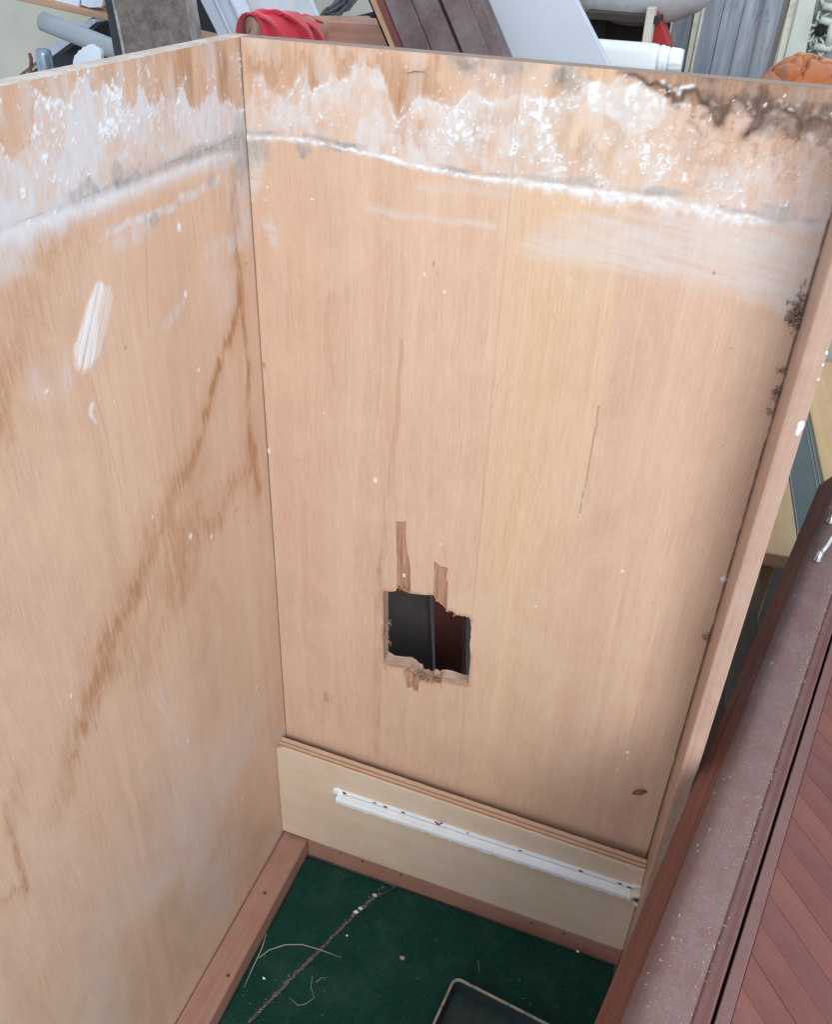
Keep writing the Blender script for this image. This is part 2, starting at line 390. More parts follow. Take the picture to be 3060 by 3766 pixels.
def sheet(name, us, vs, place, fields, keep, mat, parent, snap=None):
    """dense veneer sheet over the (u, v) grid; fields(U, V) -> stain rgba, residue rgba, relief"""
    U, V = np.meshgrid(us, vs); nv, nu = U.shape
    U = U.ravel(); V = V.ravel()
    st, re_, relief = fields(U, V)
    i = np.arange(nv * nu).reshape(nv, nu)
    q = np.stack([i[:-1, :-1], i[:-1, 1:], i[1:, 1:], i[1:, :-1]], -1).reshape(-1, 4)
    if keep is not None:
        cu = U[q].mean(1); cv = V[q].mean(1)
        k = keep(cu, cv); q0 = q; q = q[k]
        rim = np.intersect1d(np.unique(q0[~k]), np.unique(q))
        if snap is not None and len(rim):
            p = np.array(list(snap) + [snap[0]])
            bu = U[rim].copy(); bv = V[rim].copy(); best = np.full(len(rim), 9.0); nu_, nv_ = bu.copy(), bv.copy()
            for a, b in zip(p[:-1], p[1:]):
                e = b - a; t = np.clip(((bu - a[0]) * e[0] + (bv - a[1]) * e[1]) / ((e * e).sum() + 1e-12), 0, 1)
                x = a[0] + t * e[0]; z = a[1] + t * e[1]; d = np.hypot(x - bu, z - bv); c = d < best
                best[c] = d[c]; nu_[c] = x[c]; nv_[c] = z[c]
            U[rim] = nu_; V[rim] = nv_
    used = np.unique(q); remap = np.full(U.shape, -1); remap[used] = np.arange(len(used)); q = remap[q]
    co = place(U[used], V[used], relief[used]).astype(np.float32)
    me = bpy.data.meshes.new(name)
    me.vertices.add(len(used)); me.vertices.foreach_set('co', co.ravel())
    me.loops.add(q.size); me.loops.foreach_set('vertex_index', q.ravel().astype(np.int32))
    me.polygons.add(len(q)); me.polygons.foreach_set('loop_start', np.arange(0, q.size, 4, dtype=np.int32))
    me.polygons.foreach_set('use_smooth', np.ones(len(q), bool))
    me.update(calc_edges=True)
    for nm, dat in (('stain', st), ('residue', re_)):
        at = me.attributes.new(nm, 'FLOAT_COLOR', 'POINT')
        at.data.foreach_set('color', np.clip(np.stack([c[used] for c in dat], -1), 0, 1).astype(np.float32).ravel())
    return link(name, me, mat, parent)

# ---- painted history of the side panel (x across, z up)
DRIP = [(-0.0344,1.035),(0.0012,1.051),(0.0076,1.0545),(0.0104,1.0685),(0.0143,1.0738),(0.0207,1.0739),(0.024,1.0639),(0.0319,1.0675),(0.0376,1.0623),(0.0462,1.0642),(0.0508,1.0727),(0.0582,1.0809),(0.0615,1.0867),(0.0669,1.0775),(0.0706,1.0631),(0.076,1.0755),(0.0844,1.0845),(0.0924,1.0797),(0.1054,1.0808),(0.1103,1.0913),(0.1198,1.0943),(0.1324,1.0898),(0.1398,1.0714),(0.1503,1.0495),(0.1582,1.0614),(0.1733,1.0744),(0.1874,1.0689),(0.204,1.0718),(0.2154,1.0808),(0.2336,1.0745),(0.2529,1.0815),(0.2762,1.0836),(0.3113,1.0829),(0.3299,1.0959),(0.3453,1.0997),(0.3718,1.0847),(0.409,1.093),(0.4463,1.094),(0.4947,1.0937)]
CAULK = [(-0.0028,1.0238),(0.0242,1.0261),(0.0557,1.0279),(0.0695,1.0272),(0.0831,1.0263),(0.1033,1.0243),(0.1266,1.023),(0.1431,1.0207),(0.1595,1.0181),(0.1757,1.0167),(0.1917,1.0159),(0.2155,1.0137),(0.2387,1.0141),(0.263,1.0153),(0.2915,1.015),(0.3209,1.0143),(0.3497,1.014),(0.3847,1.0142),(0.4194,1.0117),(0.4415,1.0087),(0.4653,1.0088)]
MOULDL = [(0.3318,1.1061),(0.3468,1.1041),(0.3517,1.1018),(0.3567,1.0995),(0.3615,1.1005),(0.3658,1.0994),(0.3699,1.0993),(0.3721,1.0952),(0.3756,1.0952),(0.379,1.0887),(0.3809,1.0882),(0.3825,1.0916),(0.3828,1.0958),(0.3861,1.0964),(0.3894,1.0984),(0.3919,1.0995),(0.3953,1.0954),(0.3979,1.0907),(0.4028,1.0885),(0.4051,1.0878),(0.4086,1.0826),(0.413,1.0757),(0.4148,1.0776),(0.4175,1.0856),(0.4193,1.0932),(0.4233,1.095),(0.4267,1.0934),(0.4304,1.0902),(0.435,1.0872),(0.4382,1.0808),(0.4368,1.0737),(0.4354,1.0702),(0.4385,1.0739),(0.4425,1.0752),(0.4446,1.0814),(0.4442,1.0864),(0.4496,1.0909),(0.4539,1.0923),(0.4591,1.0918),(0.4647,1.0899),(0.4693,1.0855),(0.4733,1.0774),(0.4749,1.081),(0.4769,1.0845),(0.4847,1.0865),(0.4906,1.0834),(0.4988,1.0834)]
FILMS = []
SPOTS_M = [(0.1324,0.6785),(0.169,0.5558),(0.2114,0.6145),(0.4101,0.6368),(0.4576,0.3779),(0.4592,0.3681),(0.5072,0.6564),(0.0018,0.6854),(0.4503,0.3446),(0.3258,0.5613),(0.1796,0.9199),(0.2004,0.906),(0.072,0.7493),(0.5072,0.6564)]
def fields_main(U, V):
    n1 = fbm(U * 40, V * 40, 11, 5); n2 = fbm(U * 130, V * 90, 23, 5); n3 = fbm(U * 16, V * 9, 31, 4)
    stk = fbm(U * 300, V * 14, 41, 4)
    warpx = (fbm(U * 60, V * 30, 5, 3) - 0.5) * 0.010
    d = np.array(DRIP); o = np.argsort(d[:, 0])
    zb = np.interp(U + warpx, d[o, 0], d[o, 1]) + (fbm(U * 120, V * 40, 61, 4) - 0.5) * 0.010 + (fbm(U * 420, V * 160, 67, 2) - .5) * .006
    c = np.array(CAULK); zc = np.interp(U, c[:, 0], c[:, 1])
    below = sst(-0.0014, 0.0014, zb - V)                      # under the drip line
    above = sst(-0.004, 0.002, V - zc)                        # above the putty line
    right = sst(0.20, 0.33, U)
    band = below * above
    film = band * (0.74 - 0.34 * right) * (0.40 + 0.85 * sst(0.28, 0.68, n1 * .7 + n2 * .3)) 
    pt = fbm(U * 40 + warpx * 40, V * 30, 65, 5)
    film = film * (0.50 + 0.62 * sst(0.455, 0.485, pt))
    film = cmb(film, band * 0.40 * np.exp(-((pt - 0.47) / 0.010) ** 2))
    film = film * (.62 + .75 * sst(.25, .75, fbm(U * 330, V * 120, 69, 3)))
    # feathered pale fringe on the drip line
    film = cmb(film, 0.6 * np.exp(-((zb - V) / 0.005) ** 2) * (V > zc) * sst(0.3, 0.6, n2))
    fringe = np.exp(-((zb - V - .0012) / 0.0012) ** 2) * sst(0.50, 0.66, fbm(U * 110, V * 110, 63, 3)) * (V > zc)
    top = sst(-0.004, 0.004, V - zb)
    tp = fbm(U * 60, V * 34, 71, 5)
    brown = top * (0.26 + 0.22 * sst(0.42, 0.72, tp) + 0.22 * sst(0.50, 0.525, tp)) * (0.5 + 0.7 * stk)
    brown = cmb(brown, 0.30 * band * sst(0.50, 0.60, fbm(U * 45, V * 26, 73, 5)) * (0.35 + right))
    film = cmb(film, 0.28 * top * sst(0.54, 0.60, fbm(U * 60, V * 30, 77, 4)))
    crust = np.zeros_like(U); grey = np.zeros_like(U); mould = np.zeros_like(U); line = np.zeros_like(U); torn = np.zeros_like(U)
    crust = cmb(crust, fringe * 0.8 * (1 - .5 * right))
    # crusty flakes, thickest round the middle of the band
    dens = 0.10 + 0.10 * band
    for (x, z), r, k in zip([(0.2793,1.0684),(0.27,1.0601),(0.2525,1.0378),(0.2132,1.0512),(0.1842,1.0483),(0.2933,1.0466),(0.3053,1.0912),(0.3736,1.0426),(0.2997,1.0321),(0.0294,1.0672),(0.0771,1.0568),(0.2411,1.0856),(0.1987,1.0519),(0.3262,1.0373),(0.3961,1.0367),(0.4356,1.0288),(0.3573,1.0492)],
                            (.022, .020, .016, .014, .018, .018, .016, .016, .012, .012, .014, .012, .012, .018, .02, .016, .012),
                            (.30, .28, .20, .26, .2, .16, .16, .2, .2, .2, .15, .22, .22, .16, .14, .18, .14)):
        dens = dens + k * np.exp(-((U - x) ** 2 + (V - z) ** 2) / (r * r))
    fl = fbm(U * 300, V * 230, 83, 4); rg = 1 - np.abs(2 * fbm(U * 125, V * 95, 85, 4) - 1)
    dn = np.clip(dens - 0.17, 0, 1) * 1.25 * sst(0.25, 0.65, n1 * .6 + n2 * .4)
    up = sst(0.002, 0.005, V - zc)
    crust = cmb(crust, sst(0.93, 0.985, rg) * np.clip(dn * 3.2, 0, 0.95) * sst(.4, .6, n2) * up)
    crust = cmb(crust, sst(0.76, 0.86, fl + dn * 0.40) * 0.9 * up)
    film = cmb(film, np.clip(dn * 0.8, 0, .6) * up)
    # big white patch of old plaster
    s = sdf(U + (n1 - .5) * 0.02, V + (n2 - .5) * 0.014, [(0.3079,1.0971),(0.319,1.0959),(0.3285,1.0946),(0.3312,1.097),(0.341,1.0935),(0.3496,1.0971),(0.3608,1.0939),(0.3699,1.0932),(0.3734,1.0864),(0.3695,1.0789),(0.3607,1.0678),(0.3526,1.0607),(0.3462,1.0616),(0.3319,1.0724),(0.3217,1.0773),(0.3115,1.0822)], 0.03)
    crust = cmb(crust, (1 - sst(-0.003, 0.002, s)) * (0.15 + 0.75 * sst(0.40, 0.66, fbm(U * 240, V * 160, 157, 4))) * (0.35 + 0.65 * sst(.40, .62, n1)))
    film = cmb(film, (1 - sst(-0.002, 0.003, s)) * 0.6)
    brown = cmb(brown, 0.55 * np.exp(-(s / 0.0016) ** 2) * (V < 1.05) * sst(.35, .6, n1))
    # putty line: thick above left, wide smear to the right
    wid = np.interp(U, [0, .06, .12, .25, .30, .40, .455, .51], [.0036, .0024, .0024, .0030, .0062, .0086, .0060, .003])
    dz = V - zc
    wid = wid * (0.15 + 1.25 * fbm(U * 60, V * 4, 87, 4))
    lowf = wid * (0.5 + 1.3 * fbm(U * 340, V * 8, 89, 3))
    cw = np.exp(-(np.clip(-dz - wid * 0.15, 0, 9) / lowf) ** 2) * (1 - sst(-0.0005, wid * 0.4 + 0.001, dz + (n2 - .5) * 0.005))
    crust = cmb(crust, cw * (0.30 + 0.75 * sst(.30, .56, fbm(U * 260, V * 260, 95, 3))) * (1 - sst(.455, .475, U)) * np.interp(U, [0, .1, .3, .4], [.8, 1, .85, .7]))
    film = cmb(film, 0.60 * np.exp(-(np.clip(np.abs(dz) - 0.001, 0, 9) / (wid * 0.9)) ** 2))
    gl = np.exp(-((dz - 0.0035 - wid * .2) / 0.0022) ** 2)
    grey = cmb(grey, gl * sst(0.52, 0.66, fbm(U * 44, V * 30, 91, 4)) * 0.6)
    line = cmb(line, 0.28 * np.exp(-((dz - 0.0044 + (n2 - .5) * .003) / 0.0006) ** 2) * sst(0.56, 0.66, fbm(U * 46, V * 3, 93, 3)))
    for (x, z), rx, rz, k in zip([(0.057,1.0195),(0.0923,1.0251),(0.1082,1.025),(0.2032,1.017),(0.285,1.0193),(0.3195,1.0208),(0.382,1.0205),(0.4717,1.0153),(0.0137,1.0168),(-0.0012,1.0079)], (.009, .02, .014, .014, .028, .02, .02, .016, .014, .016), (.010, .005, .005, .0035, .004, .004, .0045, .012, .012, .02), (.8, .7, .6, .8, .5, .5, .55, .5, .5, .4)):
        grey = cmb(grey, blob(U, V, x, z, rx, rz, k, 17, 0.5, 160))
    # wiped strokes below the line
    for pl, w0, w1, k, sd in (([(0.3044,0.9869),(0.3396,0.9896),(0.389,0.9979),(0.4366,0.9962),(0.4742,0.9925)], .006, .010, .50, 1),
                              ([(0.293,0.9664),(0.344,0.9719),(0.4098,0.973),(0.4572,0.9734),(0.4925,0.9671)], .014, .024, .42, 2),
                              ([(0.3588,0.9842),(0.4074,0.9851),(0.4464,0.9866),(0.4853,0.9841)], .006, .012, .42, 3),
                              ([(0.2802,0.9611),(0.333,0.9638),(0.3808,0.9656),(0.4271,0.9664),(0.4666,0.9644)], .012, .020, .34, 4),
                              ([(0.1253,0.9736),(0.1491,0.9725),(0.1938,0.9744),(0.2422,0.9726)], .0045, .003, .38, 5),
                              ([(0.1747,0.9998),(0.2082,1.0046),(0.2548,1.0059)], .005, .006, .25, 6),
                              ([(0.472,1.0077),(0.4897,1.0023),(0.503,0.9851),(0.5074,0.9562)], .016, .014, .42, 7),
                              ([(0.4737,0.9591),(0.4887,0.9583),(0.4982,0.9436)], .016, .012, .5, 8),
                              ([(0.0174,0.9472),(0.0244,0.9398),(0.0255,0.9264)], .006, .004, .62, 9),
                              ([(0.008,1.0119),(0.0079,0.9932),(0.0029,0.9668)], .010, .003, .6, 10)):
        q = stroke(U, V, pl, w0, w1, 1.0, 0.6, sd, 0.005, 45)
        sx = fbm(U * 22, (V + 0.12 * U) * 420, 100 + sd, 4)
        film = cmb(film, q * k * (0.45 + 0.9 * sst(0.3, 0.7, sx)))
    # mould and tide marks along the top right edge
    ml = np.array(MOULDL)
    wU = U + (fbm(U * 120, V * 120, 131, 3) - .5) * 0.004; wV = V + (fbm(U * 110, V * 110, 133, 3) - .5) * 0.005
    dm, _ = pdist(wU, wV, MOULDL, 0.04)
    poly = [tuple(p) for p in MOULDL] + [(0.6, 1.2), (ml[0, 0], 1.2)]
    ins = inside(wU, wV, poly) & (U > 0.28)
    ramp = sst(0.33, 0.44, U)
    vs_ = .55 * fbm(U * 300, V * 40, 149, 3) + .45 * fbm(U * 120, V * 90, 159, 4)
    mould = cmb(mould, ins * (0.36 + 0.56 * sst(0.42, 0.62, fbm(U * 70, V * 45, 141, 5) * .7 + vs_ * .3)) * (0.30 + 0.70 * ramp) * (1 - .55 * sst(.58, .72, vs_)))
    grey = cmb(grey, ins * (0.20 + 0.3 * ramp) * sst(0.40, 0.65, vs_))
    brown = cmb(brown, ins * 0.75 * (.35 + .65 * ramp)); film = film * (1 - .7 * ins)
    for (x, z), rx, rz, k in zip([(0.4223,1.089),(0.4476,1.0904),(0.4736,1.0871),(0.4894,1.0848),(0.393,1.0946),(0.4642,1.0785),(0.3698,1.0984)], (.016, .014, .016, .02, .014, .02, .012), (.010, .010, .016, .02, .006, .008, .004), (.45, .4, .42, .5, .4, .3, .3)):
        mould = cmb(mould, blob(U, V, x, z, rx, rz, k, 53, 1.1, 110))
    tl = fbm(U * 75, V * 60, 161, 4) + (V - 1.075) * 9
    brown = cmb(brown, sst(.34, .42, U) * (V > 1.03) * (.75 * np.exp(-((tl - .50) / .022) ** 2) + .45 * np.exp(-((tl - .40) / .016) ** 2) * (U > .42)))
    mould = cmb(mould, np.exp(-(dm / 0.0020) ** 2) * (0.62 + 0.38 * sst(.34, .6, fbm(U * 60, V * 60, 145, 3))) * sst(0.30, 0.36, U))
    brown = cmb(brown, np.exp(-(dm / 0.0055) ** 2) * 0.9 * sst(0.29, 0.35, U) * (V < 1.1))
    crust = cmb(crust, np.exp(-((dm - 0.0028) / 0.0012) ** 2) * sst(0.6, 0.72, fbm(U * 80, V * 80, 147, 3)) * ins * 0.9)
    for pl, w0, w1, k in (([(0.3912,1.095),(0.3935,1.0867),(0.3944,1.0791)], .0022, .0016, .75), ([(0.3923,1.0763),(0.3959,1.074),(0.3994,1.07),(0.402,1.0667)], .002, .0015, .5),
                          ([(0.4341,1.07),(0.4368,1.0737),(0.4407,1.0754)], .0055, .004, .85), ([(0.4462,1.0781),(0.4488,1.0818),(0.4497,1.0886)], .005, .004, .8),
                          ([(0.4017,1.0806),(0.405,1.0818),(0.4119,1.0747),(0.4169,1.0804),(0.4204,1.0884)], .0035, .0035, .7), ([(0.4694,1.0813),(0.4742,1.069),(0.4767,1.0688),(0.4785,1.072),(0.4819,1.0685)], .002, .0018, .5),
                          ([(0.3778,1.0879),(0.38,1.0859)], .003, .002, .5)):
        brown = cmb(brown, stroke(U, V, pl, w0, w1, k, 0.4, 7, 0.003, 110))
        mould = cmb(mould, 0.5 * stroke(U, V, pl, w0 * .6, w1 * .6, k, 0.5, 9, 0.003, 110))
    # soft rusty patches and grey specks
    for (x, z), rx, rz, k in zip([(0.2914,1.0799),(0.313,1.0508),(0.2383,1.0645),(0.1745,1.0429),(0.1529,1.054),(0.3963,1.0677),(0.4684,1.0613),(0.2183,1.0474),(0.1535,1.078),(0.0571,1.0871),(0.4829,1.0509)], (.018, .010, .018, .012, .010, .012, .012, .02, .03, .03, .012), (.03, .02, .014, .02, .022, .03, .03, .014, .02, .02, .03), (.5, .45, .45, .4, .5, .35, .28, .4, .25, .25, .3)):
        brown = cmb(brown, blob(U, V, x, z, rx, rz, k, 19, 0.6, 55))
    for (x, z), rx, rz, k in zip([(0.2884,1.0997),(0.2872,1.0956),(0.2463,1.1033),(0.2025,1.1059),(0.2051,1.102),(0.2146,1.0987),(0.2256,1.1056),(0.3005,1.0948)], (.010, .014, .018, .02, .012, .01, .012, .008), (.010, .012, .012, .012, .01, .01, .01, .008), (.6, .32, .36, .36, .3, .26, .26, .32)):
        grey = cmb(grey, blob(U, V, x, z, rx, rz, k, 29, 0.7, 120))
        mould = cmb(mould, blob(U, V, x, z, rx * .5, rz * .6, k * .6, 37, 0.8, 160))
    # dirt that gathers against the stile and in the corner
    # splits, hair cracks, dark grain streaks
    line = cmb(line, stroke(U, V, [(0.3588,0.8191),(0.3597,0.8002),(0.359,0.776),(0.3589,0.7479),(0.358,0.7252),(0.357,0.69)], .0007, .0003, .55, 0.5, 3, 0.0012, 60))
    for pl in ([(0.2949,0.7346),(0.3056,0.726),(0.3126,0.7163),(0.3071,0.694),(0.3158,0.6869)], [(0.3307,0.6621),(0.3368,0.6614),(0.3466,0.6471),(0.3445,0.6315)], [(0.2546,0.7906),(0.2599,0.8187),(0.2689,0.8445)], [(0.2537,0.8256),(0.2681,0.8122),(0.2711,0.821)], [(0.2539,0.7268),(0.2668,0.7162)], [(0.3036,0.9056),(0.3086,0.8937),(0.3045,0.8837)], [(0.3279,0.9043),(0.326,0.8931),(0.3325,0.8833)]):
        line = cmb(line, stroke(U, V, pl, .0006, .0004, .13, 0.6, 13, 0.003, 80))
    for pl, w0, w1, k in (([(0.0814,0.886),(0.0784,0.834),(0.0813,0.7878),(0.0845,0.7475)], .005, .004, .22), ([(0.1578,0.8486),(0.1576,0.7837),(0.1506,0.7095),(0.1456,0.6522),(0.1407,0.5547)], .0022, .0045, .38), ([(0.1388,0.5542),(0.1385,0.4241),(0.1385,0.2427)], .006, .005, .34),
                          ([(0.1337,0.7945),(0.1351,0.7586)], .002, .001, .2), ([(0.0417,0.6803),(0.0375,0.4349),(0.04,0.2877)], .004, .006, .16), ([(0.1046,0.8835),(0.1069,0.7634)], .003, .002, .14), ([(0.0712,0.3208),(0.0642,0.2762),(0.0557,0.2619)], .003, .003, .22)):
        q = stroke(U, V, pl, w0, w1, k, 0.6, 21, 0.004, 18, 0.8)
        line = cmb(line, q * 0.10); brown = cmb(brown, q * .42)
    for (x, z), rx, rz, k in zip([(0.0644,0.3181),(0.003,0.7919),(0.1884,0.9317),(0.1928,0.9233),(0.4346,0.9607),(0.4621,0.8982),(0.4756,0.8033),(0.4465,0.6047)], (.005, .0022, .0012, .0012, .0015, .0012, .001, .001), (.012, .005, .0035, .0015, .002, .001, .001, .001), (.4, .6, .6, .5, .9, .8, .7, .7)):
        line = cmb(line, blob(U, V, x, z, rx, rz, k * .7, 43, 0.3, 200))
    # darker, redder foot of the panel: falloff of light painted into the colour
    brown = cmb(brown, 0.10 * sst(0.36, 0.12, V) * (0.6 + n3))
    for (x, z), r in zip(SPOTS_M, (.0028, .0026, .0016, .0016, .0026, .0016, .0035, .0034, .0014, .0014, .0016, .0016, .0012, .0012)):
        r = r * .78; q = np.hypot((U - x) / r, (V - z) / (r * 1.5)) + (n2 - .5) * .9
        crust = cmb(crust, (1 - sst(.75, 1.05, q)) * 0.8)
    sp = fbm(U * 260, V * 200, 151, 2)
    crust = cmb(crust, 0.8 * sst(0.90, 0.94, sp) * sst(.93, .98, V))
    for p in TORN:
        sd_ = sdf(U + (n2 - .5) * 0.0012, V, p, 0.02); torn = cmb(torn, 1 - sst(-0.0006, 0.0003, sd_))
        line = cmb(line, 0.30 * np.exp(-((sd_ + 0.0004) / 0.0005) ** 2))
    brown = cmb(brown, 0.5 * sst(.006, .0, np.abs(sdf(U, V, HOLE, .03))) * sst(.45, .6, n1))
    tone = np.where(U < 0.2551, 0.12 + 0.25 * sst(.1, .25, U), np.where(U < 0.362, 1.15, -0.1)) + (n3 - .5) * .5
    line = cmb(line, 0.20 * np.exp(-((U - 0.2551 + 0.0012 * (n3 - .5)) / 0.0006) ** 2) + 0.10 * np.exp(-((U - 0.362) / 0.0006) ** 2) * (V > .6))
    # shadow joint at the very corner
    line = cmb(line, 0.5 * np.exp(-(U / 0.0007) ** 2))
    line = cmb(line, 0.85 * sst(0.5088, 0.5098, U + (n2 - .5) * .002))
    relief = crust * 0.00035 - torn * 0.0014 + (n3 - .5) * 0.0006
    return (film, brown, mould, grey), (crust, torn, tone, line), relief

side = box('side_panel', 0.0, 0.511, 0.0022, 0.019, 0.004, TOP, M['edge'], None, 0)
bpy.data.objects.remove(side)
# panel core: slab with the hole cut through it
bm = bmesh.new()
out = [(0.0, 0.004), (0.511, 0.004), (0.511, TOP), (0.0, TOP)]
hb = [(x + random.uniform(-.0012, .0012), z + random.uniform(-.0012, .0012) + (0.003 if z < 0.43 and random.random() < .35 else 0)) for x, z in HOLE]
of = [bm.verts.new((x, 0.0004, z)) for x, z in out]; ob = [bm.verts.new((x, 0.019, z)) for x, z in out]
hf = [bm.verts.new((x, 0.0002, z)) for x, z in HOLE]
hm = [bm.verts.new((x + random.uniform(-.0012, .0006), 0.0075, z + random.uniform(-.001, .0016))) for x, z in HOLE]
hk = [bm.verts.new((x, 0.019, z)) for x, z in hb]
for i in range(4):
    bm.faces.new([of[i], of[(i + 1) % 4], ob[(i + 1) % 4], ob[i]])
n = len(HOLE)
for i in range(n):
    j = (i + 1) % n
    f1 = bm.faces.new([hf[i], hf[j], hm[j], hm[i]]); f2 = bm.faces.new([hm[i], hm[j], hk[j], hk[i]])
    f1.material_index = 1; f2.material_index = 1
tri = tessellate_polygon([[Vector((x, z, 0)) for x, z in out], [Vector((x, z, 0)) for x, z in hb]])
allv = ob + hk
for a, b, c in tri:
    try: bm.faces.new([allv[a], allv[b], allv[c]])
    except ValueError: pass
bmesh.ops.recalc_face_normals(bm, faces=bm.faces)
side = from_bm('side_panel', bm, M['edge']); side.data.materials.append(M['raw']); kid(side)
XS = spaced([(0.0006, 0.139, .0013), (0.139, 0.265, .0010), (0.265, 0.511, .0013)])
ZS = spaced([(0.004, 0.39, .0022), (0.39, 0.64, .0010), (0.64, 0.80, .0022), (0.80, TOP, .00115)])
for lo, hi in ((0, .2551), (.2551, .362), (.362, .6)):
    a = np.searchsorted(XS, lo); b = np.searchsorted(XS, hi)
    xs = XS[max(0, a - 1):b] if lo else XS[:b]
    sheet('veneer_sheet', xs, ZS, lambda u, v, r: np.stack([u, -r, v], -1), fields_main,
          (lambda cu, cv: ~inside(cu, cv, HOLE)), M['main'], side, HOLE)

# splinters and crumbled core along the hole's lower lip and ragged top
bm = bmesh.new()
for (x, z), n_, sx, sz in zip([(0.1921,0.4082),(0.1994,0.4035),(0.2079,0.4058),(0.1834,0.4106),(0.2151,0.4048),(0.1657,0.538),(0.1697,0.5401),(0.1739,0.5365),(0.2281,0.5212),(0.2375,0.5193),(0.2123,0.5316),(0.1492,0.4654),(0.1495,0.4295)], (26, 34, 30, 14, 12, 12, 10, 6, 6, 10, 6, 14, 14), (.006, .006, .007, .005, .005, .003, .004, .003, .004, .008, .003, .0015, .0015), (.004, .004, .003, .003, .002, .002, .002, .002, .001, .001, .001, .02, .02)):
    for i in range(n_):
        p = Vector((x + random.gauss(0, sx * .6), random.uniform(-.002, .008), z + random.gauss(0, sz * .6)))
        d_ = Vector((random.uniform(-1, 1) * .5, random.uniform(-.6, .3), random.uniform(-1, 1))).normalized() * random.uniform(.001, .0045)
        r_ = random.uniform(.0003, .0011)
        tube_bm(bm, [p - d_, p + Vector((r_, 0, 0)), p + d_], [r_ * .7, r_, r_ * .2], 4)
bmesh.ops.recalc_face_normals(bm, faces=bm.faces)
o = from_bm('splinters', bm, plain('splinter_wood', (0.34, 0.19, 0.12), .9, .75, 350), side); o["kind"] = "stuff"

# ---- the back panel on the left (y across, z up)
DRIPL = [(-0.3394,1.0844),(-0.3036,1.0753),(-0.2976,1.0723),(-0.2957,1.0647),(-0.29,1.0643),(-0.2831,1.068),(-0.278,1.0704),(-0.2734,1.0739),(-0.2703,1.0888),(-0.2654,1.0956),(-0.2593,1.0985),(-0.2501,1.0933),(-0.2401,1.0898),(-0.2307,1.0943),(-0.2239,1.1013),(-0.2137,1.1019),(-0.208,1.0911),(-0.1985,1.0938),(-0.1899,1.0926),(-0.1825,1.0853),(-0.1735,1.0753),(-0.1639,1.0749),(-0.1501,1.0871),(-0.1471,1.0778),(-0.1345,1.0691),(-0.1259,1.0792),(-0.121,1.0716),(-0.1076,1.0719),(-0.0974,1.0774),(-0.0925,1.0673),(-0.0796,1.0598),(-0.0667,1.0633),(-0.0478,1.0704),(-0.042,1.0589),(-0.0232,1.0592),(-0.0161,1.0516),(0.0003,1.0477),(0.0117,1.0459)]
CAULKL = [(-0.373,1.0203),(-0.32,1.0222),(-0.2909,1.0213),(-0.2594,1.0201),(-0.2249,1.0193),(-0.2065,1.0187),(-0.1603,1.0195),(-0.1231,1.0186),(-0.0872,1.0191),(-0.0619,1.0184),(-0.0412,1.0149),(0.0069,1.0108)]
SEAML = [(-0.3704,1.0281),(-0.3189,1.0259),(-0.2896,1.0257),(-0.2493,1.0265),(-0.2045,1.0268),(-0.1647,1.0277),(-0.1212,1.0275),(-0.0733,1.0266),(-0.0392,1.0272),(-0.0026,1.0279)]
SPOTS_L = [(-0.1222,0.9738),(-0.1241,0.9148),(-0.1161,0.8372),(-0.1617,0.6754),(-0.1263,0.6506),(-0.0661,0.3715),(-0.2137,0.4329),(-0.1243,0.2244),(-0.2393,0.863),(-0.3092,0.9057),(-0.2144,0.7336),(-0.3547,0.6392)]
